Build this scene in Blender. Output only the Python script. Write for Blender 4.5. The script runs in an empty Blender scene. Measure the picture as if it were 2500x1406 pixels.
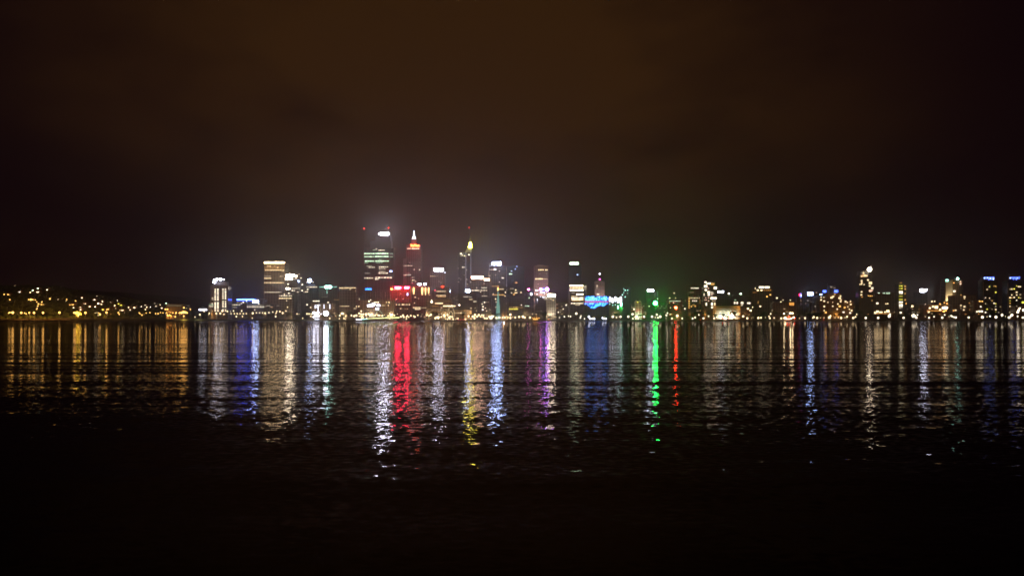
import bpy, math, random
from mathutils import Vector
R = random.Random(7)
sc = bpy.context.scene
C = sc.collection

# ---------------------------------------------------------------- camera, exposure, sky
F, HOR, CAMH = 1925.0, 780.0, 2.5          # focal length and horizon in photo pixels, eye height in metres
cam_d = bpy.data.cameras.new('camera'); cam = bpy.data.objects.new('camera', cam_d); C.objects.link(cam)
cam.location = (0, 0, CAMH); cam.rotation_euler = (math.radians(90), 0, 0)
cam_d.sensor_width = 36.0; cam_d.lens = 36.0*F/2500.0; cam_d.shift_y = (HOR-703.0)/2500.0
cam_d.clip_start = 0.1; cam_d.clip_end = 20000
sc.camera = cam
sc.view_settings.view_transform = 'Standard'; sc.view_settings.look = 'None'
sc.view_settings.exposure = 0; sc.view_settings.gamma = 1
sc.render.engine = 'CYCLES'
cy = sc.cycles
cy.use_denoising = True
cy.pixel_filter_type = 'BLACKMAN_HARRIS'; cy.filter_width = 1.6
cy.max_bounces = 4; cy.diffuse_bounces = 1; cy.glossy_bounces = 2; cy.volume_bounces = 0
cy.transparent_max_bounces = 4; cy.sample_clamp_direct = 0; cy.sample_clamp_indirect = 12
cy.use_light_tree = True; cy.caustics_reflective = True; cy.blur_glossy = 0

def N(nt, t, **kw):
    n = nt.nodes.new(t)
    for k, v in kw.items():
        if k.startswith('i_'):
            n.inputs[int(k[2:])].default_value = v
        else:
            setattr(n, k, v)
    return n

w = bpy.data.worlds.new('World'); sc.world = w; w.use_nodes = True
nt = w.node_tree; nt.nodes.clear()
out = N(nt, 'ShaderNodeOutputWorld'); bg = N(nt, 'ShaderNodeBackground')
tc = N(nt, 'ShaderNodeTexCoord')
dot = N(nt, 'ShaderNodeVectorMath', operation='DOT_PRODUCT')
dot.inputs[1].default_value = Vector((-0.06, 0.97, 0.20)).normalized()
nt.links.new(tc.outputs['Generated'], dot.inputs[0])
mr0 = N(nt, 'ShaderNodeMapRange'); mr0.inputs[1].default_value = 0.80; mr0.inputs[2].default_value = 1.0
nt.links.new(dot.outputs['Value'], mr0.inputs[0])
mr = N(nt, 'ShaderNodeMath', operation='POWER'); mr.inputs[1].default_value = 1.7; nt.links.new(mr0.outputs[0], mr.inputs[0])
mp = N(nt, 'ShaderNodeMapping'); mp.inputs['Scale'].default_value = (1.3, 1.3, 3.2); mp.inputs['Location'].default_value = (3.1, 0.4, 1.7)
nt.links.new(tc.outputs['Generated'], mp.inputs[0])
no = N(nt, 'ShaderNodeTexNoise'); no.inputs['Scale'].default_value = 2.4; no.inputs['Detail'].default_value = 7; no.inputs['Roughness'].default_value = 0.62
nt.links.new(mp.outputs[0], no.inputs['Vector'])
mr2 = N(nt, 'ShaderNodeMapRange'); mr2.inputs[1].default_value = 0.3; mr2.inputs[2].default_value = 0.7; mr2.inputs[3].default_value = 0.42; mr2.inputs[4].default_value = 1.55
nt.links.new(no.outputs[0], mr2.inputs[0])
sx_ = N(nt, 'ShaderNodeSeparateXYZ'); nt.links.new(tc.outputs['Generated'], sx_.inputs[0])
xp = N(nt, 'ShaderNodeMath', operation='ABSOLUTE'); nt.links.new(sx_.outputs[0], xp.inputs[0])
ze = N(nt, 'ShaderNodeMath', operation='MULTIPLY_ADD'); ze.inputs[1].default_value = -0.36; nt.links.new(xp.outputs[0], ze.inputs[0]); nt.links.new(sx_.outputs[2], ze.inputs[2])
nz = N(nt, 'ShaderNodeMath', operation='MULTIPLY_ADD'); nz.inputs[1].default_value = 0.10; nt.links.new(no.outputs[0], nz.inputs[0]); nt.links.new(ze.outputs[0], nz.inputs[2])
edge = N(nt, 'ShaderNodeMapRange', interpolation_type='SMOOTHSTEP'); edge.inputs[1].default_value = -0.01; edge.inputs[2].default_value = 0.16; edge.inputs[3].default_value = 0.06
nt.links.new(nz.outputs[0], edge.inputs[0])                      # the lit cloud deck thins out low at both sides
mu0 = N(nt, 'ShaderNodeMath', operation='MULTIPLY'); nt.links.new(mr.outputs[0], mu0.inputs[0]); nt.links.new(mr2.outputs[0], mu0.inputs[1])
mu = N(nt, 'ShaderNodeMath', operation='MULTIPLY'); nt.links.new(mu0.outputs[0], mu.inputs[0]); nt.links.new(edge.outputs[0], mu.inputs[1])
mixc = N(nt, 'ShaderNodeMix', data_type='RGBA')
mixc.inputs[6].default_value = (0.0044, 0.0013, 0.0020, 1); mixc.inputs[7].default_value = (0.030, 0.0120, 0.0034, 1)
nt.links.new(mu.outputs[0], mixc.inputs[0]); nt.links.new(mixc.outputs[2], bg.inputs[0]); bg.inputs[1].default_value = 1.0
nt.links.new(bg.outputs[0], out.inputs[0])

def PX(px, D): return (px-1250.0)/F*D
def PZ(py, D): return CAMH+(HOR-py)/F*D

# ---------------------------------------------------------------- materials
_m = {}
def surf(name, col, rough=0.8, spec=0.3, var=0.15, scale=0.3, metal=0.0):
    if name in _m: return _m[name]
    m = bpy.data.materials.new(name); m.use_nodes = True; nt = m.node_tree; b = nt.nodes['Principled BSDF']
    b.inputs['Roughness'].default_value = rough; b.inputs['Specular IOR Level'].default_value = spec; b.inputs['Metallic'].default_value = metal
    g = N(nt, 'ShaderNodeNewGeometry'); n = N(nt, 'ShaderNodeTexNoise'); n.inputs['Scale'].default_value = scale; n.inputs['Detail'].default_value = 4
    nt.links.new(g.outputs['Position'], n.inputs['Vector'])
    mx = N(nt, 'ShaderNodeMix', data_type='RGBA')
    mx.inputs[6].default_value = tuple(c*(1-var) for c in col)+(1,); mx.inputs[7].default_value = tuple(min(1, c*(1+var)) for c in col)+(1,)
    nt.links.new(n.outputs[0], mx.inputs[0]); nt.links.new(mx.outputs[2], b.inputs['Base Color'])
    _m[name] = m; return m
def emis(col, L):
    key = ('e', tuple(round(c, 3) for c in col), round(L, 2))
    if key in _m: return _m[key]
    m = bpy.data.materials.new('light'); m.use_nodes = True; nt = m.node_tree; nt.nodes.clear()
    o = N(nt, 'ShaderNodeOutputMaterial'); e = N(nt, 'ShaderNodeEmission'); e.inputs[0].default_value = tuple(col)+(1,); e.inputs[1].default_value = L
    nt.links.new(e.outputs[0], o.inputs[0])
    m.cycles.emission_sampling = 'FRONT' if L >= 30 else 'NONE'
    _m[key] = m; return m
CONC = surf('concrete', (0.24, 0.22, 0.21)); DARKC = surf('dark_cladding', (0.10, 0.10, 0.11)); PINK = surf('pink_granite', (0.36, 0.25, 0.22))
BROWN = surf('brown_stone', (0.26, 0.19, 0.13)); WHITEC = surf('white_render', (0.55, 0.53, 0.48)); REDB = surf('brick_red', (0.28, 0.13, 0.09))
GLASS = surf('tinted_glass', (0.03, 0.035, 0.045), rough=0.12, spec=0.6); METAL = surf('painted_steel', (0.18, 0.18, 0.18), rough=0.5)
GRASS = surf('grass', (0.07, 0.10, 0.03), scale=0.15, var=0.4); SOIL = surf('ground', (0.07, 0.065, 0.05), scale=0.05, var=0.3)
STONE = surf('river_wall_stone', (0.25, 0.22, 0.18), scale=0.8); ASPH = surf('asphalt', (0.05, 0.05, 0.05)); BARK = surf('bark', (0.09, 0.07, 0.05))
LEAF = surf('leaves', (0.05, 0.085, 0.03), rough=0.6, scale=0.6, var=0.5); LEAF2 = surf('leaves_olive', (0.075, 0.09, 0.035), rough=0.6, scale=0.6, var=0.5)
TILE = surf('roof_tile', (0.22, 0.12, 0.08)); COPPER = surf('copper_sheet', (0.35, 0.22, 0.12), rough=0.4)
COL = dict(w=(1, .84, .60), y=(1, .50, .11), o=(1, .42, .08), c=(.42, .56, 1), v=(.80, .82, 1), g=(.72, 1, .66), G=(.012, 1, .08), r=(1, .028, .010), R=(1, .02, .075),
           b=(.09, .16, 1), B=(.03, .075, 1), A=(.03, .22, 1), p=(.50, .16, 1), m=(1, .14, .70), t=(.45, 1, .82), k=(1, .60, .40), Y=(.95, .85, .08), z=(1, .74, .40))

# ---------------------------------------------------------------- mesh helpers
class MB:
    def __init__(s): s.v = []; s.f = []
    def box(s, x0, x1, y0, y1, z0, z1):
        i = len(s.v); s.v += [(x0,y0,z0),(x1,y0,z0),(x1,y1,z0),(x0,y1,z0),(x0,y0,z1),(x1,y0,z1),(x1,y1,z1),(x0,y1,z1)]
        s.f += [tuple(i+k for k in q) for q in ((0,3,2,1),(4,5,6,7),(0,1,5,4),(1,2,6,5),(2,3,7,6),(3,0,4,7))]; return s
    def lathe(s, prof, n=10, cx=0, cy=0):
        i = len(s.v)
        for r, z in prof:
            for k in range(n):
                a = 2*math.pi*k/n; s.v.append((cx+r*math.cos(a), cy+r*math.sin(a), z))
        for j in range(len(prof)-1):
            for k in range(n):
                s.f.append((i+j*n+k, i+j*n+(k+1) % n, i+(j+1)*n+(k+1) % n, i+(j+1)*n+k))
        s.f.append(tuple(i+k for k in range(n))[::-1]); e = i+(len(prof)-1)*n; s.f.append(tuple(e+k for k in range(n))); return s
    def tube(s, pts, r, n=6, r1=None):
        i = len(s.v); P = [Vector(p) for p in pts]; r1 = r if r1 is None else r1
        for j, p in enumerate(P):
            d = (P[min(j+1, len(P)-1)]-P[max(j-1, 0)]).normalized(); a = d.orthogonal().normalized() if abs(d.y) > .9 else d.cross(Vector((0, 1, 0))).normalized(); b = d.cross(a)
            rr = r+(r1-r)*j/(len(P)-1)
            for k in range(n):
                t = 2*math.pi*k/n; s.v.append(tuple(p+a*rr*math.cos(t)+b*rr*math.sin(t)))
        for j in range(len(P)-1):
            for k in range(n): s.f.append((i+j*n+k, i+j*n+(k+1) % n, i+(j+1)*n+(k+1) % n, i+(j+1)*n+k))
        s.f.append(tuple(i+k for k in range(n))[::-1]); e = i+(len(P)-1)*n; s.f.append(tuple(e+k for k in range(n))); return s
    def prism(s, poly, y0, y1):
        i = len(s.v); n = len(poly)
        s.v += [(x, y0, z) for x, z in poly]+[(x, y1, z) for x, z in poly]
        s.f.append(tuple(i+k for k in range(n))); s.f.append(tuple(i+n+k for k in range(n))[::-1])
        for k in range(n): s.f.append((i+k, i+n+k, i+n+(k+1) % n, i+(k+1) % n))
        return s
    def mesh(s, name, mat):
        m = bpy.data.meshes.new(name); m.from_pydata(s.v, [], s.f); m.materials.append(mat); m.update(); return m
def link(name, data, parent=None, loc=(0,0,0), scale=None):
    o = bpy.data.objects.new(name, data); C.objects.link(o); o.parent = parent; o.location = loc
    if scale: o.scale = scale
    return o
def tag(o, label, cat, group=None, kind=None):
    o['label'] = label; o['category'] = cat
    if group: o['group'] = group
    if kind: o['kind'] = kind
    return o
def thing(name, loc, label, cat, group=None): return tag(link(name, None, None, loc), label, cat, group)
_unit = {}
def unit_box(mat):
    if mat.name not in _unit: _unit[mat.name] = MB().box(-.5,.5,-.5,.5,-.5,.5).mesh('box', mat)
    return _unit[mat.name]
_blob = {}
def blob(mat):
    if mat.name not in _blob:
        pr = [(math.sin(math.pi*k/6)*.5, -math.cos(math.pi*k/6)*.5) for k in range(1, 6)]
        _blob[mat.name] = MB().lathe(pr, 8).mesh('globe', mat)
    return _blob[mat.name]
ORD = ['first','second','third','fourth','fifth','sixth','seventh','eighth','ninth','tenth','eleventh','twelfth','thirteenth','fourteenth','fifteenth','sixteenth','seventeenth','eighteenth','nineteenth','twentieth']
ORD += ['twenty-'+o for o in ORD[:9]]+['thirtieth']+['thirty-'+o for o in ORD[:9]]+['fortieth']

# ---------------------------------------------------------------- terrain and water
def sstep(t): t = max(0, min(1, t)); return t*t*(3-2*t)
RIDGE = [(-200, 88), (0, 86), (100, 84), (160, 66), (240, 58), (320, 44), (400, 26), (480, 9), (560, 0), (2600, 0)]
def ridge(px):
    for (a, ha), (b, hb) in zip(RIDGE, RIDGE[1:]):
        if a <= px <= b: return ha+(hb-ha)*(px-a)/(b-a)
    return 88 if px < 0 else 0
def ground(X, Y):
    px = 1250+X/2000.0*F
    return 1.6+ridge(px)*sstep((Y-1640)/430.0)
def structure(name, data, loc=(0,0,0), kind='structure'):
    o = link(name, data, None, loc); o['kind'] = kind; return o
b = MB(); nx, ny = 90, 44; xs = [-2450+4900*i/nx for i in range(nx+1)]; ys = [1502+(3180-1502)*(j/ny)**1.4 for j in range(ny+1)]
for y in ys:
    for x in xs: b.v.append((x, y, ground(x, y)+(R.uniform(-1, 1) if ground(x, y) > 8 else 0)))
for j in range(ny):
    for i in range(nx): k = j*(nx+1)+i; b.f.append((k, k+1, k+nx+2, k+nx+1))
structure('ground', b.mesh('ground', SOIL))
structure('river_bed', MB().box(-2450, 2450, -12, 1500, -1.6, -1.4).mesh('river_bed', SOIL))
# river
m = bpy.data.materials.new('river_water'); m.use_nodes = True; nt = m.node_tree; nt.nodes.clear()
o_ = N(nt, 'ShaderNodeOutputMaterial'); df = N(nt, 'ShaderNodeBsdfDiffuse'); df.inputs['Color'].default_value = (0.006, 0.004, 0.005, 1)
geo = N(nt, 'ShaderNodeNewGeometry')
def slope(sx, sy, amp, detail, loc):
    mp = N(nt, 'ShaderNodeMapping'); mp.inputs['Scale'].default_value = (sx, sy, 1); mp.inputs['Location'].default_value = loc
    nt.links.new(geo.outputs['Position'], mp.inputs[0])
    n = N(nt, 'ShaderNodeTexNoise', noise_dimensions='2D'); n.inputs['Scale'].default_value = 1; n.inputs['Detail'].default_value = detail; n.inputs['Roughness'].default_value = .5
    nt.links.new(mp.outputs[0], n.inputs['Vector'])
    s = N(nt, 'ShaderNodeVectorMath', operation='SUBTRACT'); s.inputs[1].default_value = (.5, .5, .5); nt.links.new(n.outputs['Color'], s.inputs[0])
    k = N(nt, 'ShaderNodeVectorMath', operation='MULTIPLY'); k.inputs[1].default_value = (amp[0], amp[1], 0); nt.links.new(s.outputs[0], k.inputs[0])
    return k.outputs[0], n
band, _ = slope(0.007, 0.42, (0.02, 0.15), 2, (5.3, 1.2, 0))      # long low wake waves, crests along the shore
mid, _ = slope(0.6, 1.7, (0.06, 0.08), 2, (2.3, 7.2, 0))
rip, _ = slope(4.5, 7.5, (0.14, 0.17), 1, (9.1, 3.3, 0))          # small wind ripples
_, pat = slope(0.045, 0.06, (1, 1), 2, (0.7, 4.4, 0))             # calmer and rougher patches
pm = N(nt, 'ShaderNodeMapRange'); pm.inputs[1].default_value = .35; pm.inputs[2].default_value = .65; pm.inputs[3].default_value = .66; pm.inputs[4].default_value = 1.12
nt.links.new(pat.outputs[0], pm.inputs[0])
a1 = N(nt, 'ShaderNodeVectorMath', operation='ADD'); nt.links.new(band, a1.inputs[0]); nt.links.new(mid, a1.inputs[1])
a2 = N(nt, 'ShaderNodeVectorMath', operation='ADD'); nt.links.new(a1.outputs[0], a2.inputs[0]); nt.links.new(rip, a2.inputs[1])
a3 = N(nt, 'ShaderNodeVectorMath', operation='SCALE'); nt.links.new(a2.outputs[0], a3.inputs[0])
sp = N(nt, 'ShaderNodeSeparateXYZ'); nt.links.new(geo.outputs['Position'], sp.inputs[0])
fr = N(nt, 'ShaderNodeMapRange'); fr.inputs[1].default_value = 75; fr.inputs[2].default_value = 420; fr.inputs[3].default_value = 1; fr.inputs[4].default_value = 4.0
nt.links.new(sp.outputs['Y'], fr.inputs[0])                       # the breeze is fresher out in mid river
fm = N(nt, 'ShaderNodeMath', operation='MULTIPLY'); nt.links.new(fr.outputs[0], fm.inputs[0]); nt.links.new(pm.outputs[0], fm.inputs[1]); nt.links.new(fm.outputs[0], a3.inputs['Scale'])
a4 = N(nt, 'ShaderNodeVectorMath', operation='ADD'); a4.inputs[1].default_value = (0, 0, 1); nt.links.new(a3.outputs[0], a4.inputs[0])
a5 = N(nt, 'ShaderNodeVectorMath', operation='NORMALIZE'); nt.links.new(a4.outputs[0], a5.inputs[0])
fres = N(nt, 'ShaderNodeFresnel'); fres.inputs[0].default_value = 1.25; gl = N(nt, 'ShaderNodeBsdfGlossy'); gl.inputs['Color'].default_value = (.60, .57, .57, 1); gl.inputs['Roughness'].default_value = 0.03
for n_ in (fres, gl, df): nt.links.new(a5.outputs[0], n_.inputs['Normal'])
ms = N(nt, 'ShaderNodeMixShader'); nt.links.new(fres.outputs[0], ms.inputs[0]); nt.links.new(df.outputs[0], ms.inputs[1]); nt.links.new(gl.outputs[0], ms.inputs[2]); nt.links.new(ms.outputs[0], o_.inputs[0])
b = MB(); b.v = [(-2450,-12,0),(2450,-12,0),(2450,1500.5,0),(-2450,1500.5,0)]; b.f = [(0,1,2,3)]
structure('river_water', b.mesh('river_water', m))
def band_strip(name, mat, px0, px1, y0, z0, y1, z1, n=60):
    b = MB(); x0, x1 = PX(px0, 1500), PX(px1, 1500)
    for i in range(n+1):
        x = x0+(x1-x0)*i/n; b.v += [(x, y0, z0), (x, y1+R.uniform(-.3, .3), z1)]
    b.f = [(2*i, 2*i+2, 2*i+3, 2*i+1) for i in range(n)]; return b.mesh(name, mat)
structure('foreshore_grass', band_strip('foreshore_grass', GRASS, 160, 742, 1500.6, 0.0, 1516, 2.6))
tag(link('river_wall', MB().box(PX(743, 1500), PX(3200, 1500), 1500.6, 1502.4, -1.3, 1.9).mesh('river_wall', STONE)), 'long low stone river wall along the water under the city', 'wall')
tag(link('river_wall', MB().box(PX(-900, 1500), PX(159, 1500), 1500.6, 1502.4, -1.3, 1.9).mesh('river_wall', STONE)), 'short stone river wall at the foot of the dark hillside', 'wall')
structure('riverside_road', MB().box(-2400, 2400, 1524, 1538, 1.2, 1.72).mesh('riverside_road', ASPH))

# ---------------------------------------------------------------- buildings
SK = 2.7
class Bld:
    def __init__(s, name, label, x0, x1, y0, D, dep=28, mat=CONC, frame=True, cat='building', piers=6, ybase=None, plant=True):
        s.D = D; s.x0, s.x1, s.y0 = x0, x1, y0
        X0, X1 = PX(x0, D), PX(x1, D); s.xc = (X0+X1)/2; s.zb = ground(s.xc, D)-.5; s.nw = 0
        s.root = thing(name, (s.xc, D, s.zb), label, cat)
        W = X1-X0; H = PZ(y0, D)-s.zb; s.W, s.H = W, H; s.hw = W/2
        link('glazing', MB().box(-W/2+.5, W/2-.5, .7, dep-.5, 0, H-.6).mesh('glazing', GLASS), s.root)
        b = MB(); fl = max(2, int(H/3.7)); fh = H/fl
        for k in range(fl+1):
            z = k*fh; b.box(-W/2+.2, W/2-.2, .3, dep-.2, max(0, z-1.1), z if k else .3)
        n = max(1, int(W/piers))
        for k in range(n+1):
            x = -W/2+.4+(W-.8)*k/n; b.box(x-.4, x+.4, 0.0, .8, 0, H+.8); b.box(x-.35, x+.35, dep-.9, dep+.05, 0, H+.7)
        link('facade_frame', b.mesh('facade_frame', mat), s.root)
        if plant and H > 18: link('plant_room', MB().box(-W*.28, W*.24, dep*.3, dep*.75, H+.003, H+3.4).mesh('plant_room', DARKC), s.root)
    def put(s, name, px0, px1, py0, py1, c, L, thick=.4, front=-.35, round_=False):
        X0, X1 = PX(px0, s.D), PX(px1, s.D); Z0, Z1 = PZ(py1, s.D), PZ(py0, s.D)
        mt = emis(COL[c], L) if isinstance(c, str) else c
        me = blob(mt) if round_ else unit_box(mt)
        link(name, me, s.root, ((X0+X1)/2-s.xc, front+thick/2, (Z0+Z1)/2-s.zb), (X1-X0, thick, Z1-Z0)); return s
    def row(s, x0, x1, y, n=1, h=2.0, c='w', L=1.6, duty=.8, jit=.35, miss=0.0):
        st = (x1-x0)/n
        for k in range(n):
            if R.random() < miss: continue
            l = L*R.uniform(1-jit, 1+jit); l = round(l*4)/4 or .25
            if s.nw > 96: return s
            a = x0+st*k; s.put('window', a, a+st*duty, y-h/2, y+h/2, c, l); s.nw += 1
        return s
    def grid(s, x0, x1, y0, y1, nx, ny, p=.5, h=2.0, cs='wzy', L=1.2, duty=.6):
        sx, sy = (x1-x0)/nx, (y1-y0)/ny
        for j in range(ny):
            for i in range(nx):
                if R.random() > p or s.nw > 96: continue
                l = round(L*R.choice([.25, .5, 1, 1, 1.7])*4)/4 or .25
                x = x0+sx*i; y = y0+sy*(j+.5); s.put('window', x, x+sx*duty, y-h/2, y+h/2, R.choice(cs), l); s.nw += 1
        return s
    def dots(s, pts, c='w', L=2.5, r=1.3):
        for p in pts:
            rr = p[2] if len(p) > 2 else r; cc = p[3] if len(p) > 3 else c
            s.put('window', p[0]-rr, p[0]+rr, p[1]-rr*.8, p[1]+rr*.8, cc, L); s.nw += 1
        return s
    def sign(s, x0, x1, y0, y1, c='v', L=25, r=False):
        s.put('sign', x0, x1, y0, y1, c, L*SK if L >= 10 else L, thick=.5, front=-.9, round_=r); return s
    def lamp(s, x, y, r=1.5, c='w', L=12):
        o = s.put('roof_lamp', x-r, x+r, y-r, y+r, c, L, thick=2*r, front=-1.2-r, round_=True); return s
    def block(s, name, x0, x1, y0, y1, mat, dy=4, dep=16):
        D = s.D; X0, X1, Z0, Z1 = PX(x0, D)-s.xc, PX(x1, D)-s.xc, PZ(y1, D)-s.zb, PZ(y0, D)-s.zb
        link(name, MB().box(X0, X1, dy, dy+dep, Z0, Z1).mesh(name, mat), s.root); return s
    def mast(s, x, y0, y1, r=.5, mat=METAL, name='mast', dy=6, r1=None):
        D = s.D; link(name, MB().tube([(PX(x, D)-s.xc, dy, PZ(y1, D)-s.zb), (PX(x, D)-s.xc, dy, PZ(y0, D)-s.zb)], r, 6, r1).mesh(name, mat), s.root); return s

# --- west end
t = Bld('exhibition_hall', 'wide low hall with a flat roof and faint green windows left of the city', 405, 446, 743, 1760, 40, DARKC, plant=False)
t.row(407, 444, 746, 6, 1.2, 'g', .25).lamp(406, 740.5, 1.2, 'g', 6).dots([(449, 751), (404, 755), (409, 755)], 'y', 5, 1.6)
t = Bld('low_building', 'low building with one long bright white strip sign beside the shore', 484, 508, 752, 1640, 18, CONC, plant=False)
t.sign(486, 505, 754.5, 757.5, 'v', 7).dots([(498, 760)], 'y', 4)
t = Bld('apartment_tower', 'slim tower with four bright vertical columns of lit windows and white roof lights', 514, 557, 697, 1800, 26, DARKC)
for x, n in ((525.5, 1), (532, 1), (544.5, 1), (550.5, 1)):
    for k in range(17):
        if x > 540 and k in (8, 14) or k == 9 and x < 540: continue
        t.row(x-1.7, x+1.9, 706+k*3.3, 1, 2.0, 'w', 2.2 if x < 540 else 1.8, .95)
t.row(517, 522, 727, 1, 1.6).row(517, 522, 731, 1, 1.6).row(510, 522, 744, 2, 1.4, 'g', 1).row(516, 521, 741, 1, 1.4).row(510, 521, 748, 3, 1.6)
t.block('crown', 519, 551, 688, 697, DARKC)
for x, y, r in ((524, 684, 2), (530, 682, 2.8), (539, 682, 3.2), (547, 682.5, 1.3), (525, 690, 1.6), (520.5, 689, 1)): t.lamp(x, y, r, 'v', 26)
t = Bld('office_building', 'low office block with a glowing blue roof edge strip', 565, 642, 730, 1850, 34, DARKC)
t.sign(578, 622, 730.4, 732.8, 'B', 14).sign(617, 631, 733.5, 738.5, 'c', 34).sign(601, 603, 733, 736, 'c', 5)
t.row(568, 587, 744, 5, 1.8, 'w', 1.4, .7).row(568, 579, 750.5, 3, 1.4, 'w', .8).row(578, 585, 738, 2, 1, 'w', .6).dots([(594, 738, 1.6), (589, 741, 1), (632, 742, 1.4), (622, 756, 1)])
t.row(603, 645, 746.2, 11, 1.3, 'w', 1, .75).row(603, 646, 749.6, 11, 1.5, 'w', 1.3, .8).row(649, 658, 746.5, 2, 1.2, 'w', .6)
t = Bld('office_building', 'dark low block between the blue strip office and the gold crowned tower', 645, 700, 742, 1900, 30, CONC, plant=False)
t.row(660, 668, 750, 1, 1.6, 'y', .8).row(649, 690, 746, 6, 1.2, 'w', .5, miss=.5)
# --- gold crowned tower
t = Bld('office_tower', 'tall brown tower crowned by a bright gold roof line, left of centre', 645, 695, 643, 2050, 42, BROWN, piers=7)
t.sign(645.5, 695, 639.6, 642.6, 'z', 11); t.block('crown', 650, 690, 641, 643, BROWN)
t.mast(670, 633.5, 640, 2.0, WHITEC, 'flag_mast', 10, .3)
t.row(652, 662, 650, 3, 1.6, 'z', 1.4, .9).dots([(670.5, 650, .9), (678, 653, 1.4)], 'z', 1.5).row(647, 695, 659.6, 13, 1.9, 'z', 1.7, .72).row(688, 694, 662.5, 2, 1.6, 'z', 1)
t.row(646, 663, 674.5, 5, 1.2, 'w', .8, .8).row(645, 663, 679.5, 5, 2.4, 'z', 1.4, .8).row(683, 693, 674.5, 3, 1.4, 'w', 1.6, .6)
t.row(645, 694, 690, 14, 2, 'z', 1.9, .75).row(664, 676, 697, 3, .9, 'w', .4).row(646, 688, 713.5, 12, 1.6, 'w', 1.1, .7, miss=.15)
t.row(647, 690, 730, 8, 1.2, 'w', .4, miss=.5)
g = bpy.data.lights.new('crown_floodlight', 'AREA'); g.shape = 'RECTANGLE'; g.size = 50; g.size_y = 1.2; g.energy = 9000; g.color = (1, .62, .2)
go = link('crown_floodlight', g, t.root, (0, -5, PZ(657, 2050)-t.zb)); go.rotation_euler = (math.radians(155), 0, 0)
t = Bld('office_building', 'dim block with short rows of cream windows under the white domed tower', 681, 713, 718, 1880, 20, CONC)
t.row(682, 713, 722, 8, 2, 'w', 1.3).row(681, 712, 728.3, 9, 2.2, 'z', 1.6).dots([(694, 718.5, 1.2), (705, 716, 1.6), (700, 734, 1)])
t = Bld('office_tower', 'tower with a bright white domed roof right of the gold crowned tower', 697, 727, 683, 2000, 28, DARKC)
t.sign(698, 721, 669.5, 676, 'w', 22, True).sign(703, 708, 675, 679, 'w', 10).sign(697, 713.5, 678, 682.2, 'w', 16).sign(697.5, 708, 702.5, 706.5, 'w', 12, True).sign(716, 726, 672, 675.5, 'w', 9)
t.dots([(703.5, 693.5, 1.5), (723, 679, 1.2), (730, 669.5, .7)], 'w', 4).row(712, 733, 704, 6, 1.3, 'w', 1.4, .7).row(712, 721, 709.3, 2, 2.2, 'w', 2).row(725, 730, 713, 1, 1.2)
t = Bld('office_building', 'dark block with scattered white windows beside the domed roof tower', 727, 746, 693, 2120, 24, DARKC)
t.dots([(735, 679, 1.3), (738, 695, 1.7), (733, 698, 1.2), (738, 709.5, 1.4), (743, 713, .8), (725, 685, .8)], 'w', 3)
# ---
t = Bld('office_tower', 'square dark tower topped by one round blue white beacon', 743, 777, 697, 2060, 30, DARKC)
t.mast(756, 686, 698, .6).lamp(756, 685.2, 4.6, 'c', 45).row(748, 775, 700.8, 7, 1.7, 'w', 1.6, .8).row(745, 753, 712.3, 2, 2, 'w', 1.5).dots([(749, 689, 1), (764.5, 689, 1), (751, 706.5, 1.4), (737, 709, 1)], 'w', 3)
t.row(764, 784, 735, 6, 2.4, 'w', 1.8, .85).dots([(749.8, 743.8, 1.7), (758.5, 750.3, 1.3), (763, 743.8, .8), (773.5, 749.5, 1.4)], 'w', 2.6)
t = Bld('office_tower', 'square dark tower with a white sign in its bright top row', 780, 824, 698, 2000, 30, DARKC)
t.sign(793.5, 809, 697.8, 703.2, 't', 15).row(780, 793, 700.8, 5, 2.4, 't', 1.2, .8).row(810, 823, 700.6, 6, 2.2, 't', 1, .6).row(797.5, 799.2, 711, 1, 12, 't', .8)
t.row(799, 804, 738.3, 1, 2.2, 'w', 3).row(785, 800, 725, 4, 1, 'w', .4)
t = Bld('office_building', 'squat block edged by a pale gold line of windows under its roof', 828, 869, 701, 1960, 30, CONC)
t.row(828, 869, 702.6, 9, 1.6, 'z', 1.7, .93).row(832, 848, 706, 5, 1.1, 'z', .7).row(852, 858, 706.2, 2, 1.5, 'z', 1.2).row(867, 868.5, 710, 1, 6, 'z', .5)
t.row(815, 829, 731.5, 5, 1.2, 'y', .8, .6).row(829, 853, 747.4, 5, 1.3, 'z', 1.2, .95)
t.dots([(870, 747.8, 1.2), (876, 748, 1.6), (865, 753, 1), (869, 753, 1), (877, 731, 1)], 'z', 1.8)
for x, y0, y1 in ((769.6, 745, 753), (777, 744, 760), (791.3, 743.5, 753.5), (805.5, 743, 754)): pass
# --- low frontage behind the jetty
t = Bld('terminal_building', 'low grey terminal with glowing vertical light bars behind the white lit ship', 760, 812, 742, 1700, 22, CONC, plant=False)
for x, a, bb in ((769.6, 745.5, 753), (777, 744, 762), (791.3, 743.5, 753.5), (805.5, 743, 754)): t.put('light_bar', x-.8, x+.8, a, bb, 'v', 3, front=-1)
t.row(770, 783, 745.3, 3, 1.6, 'v', 2.4)
t.dots([(773.5, 749.5, 1.5)], 'v', 4)
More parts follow.
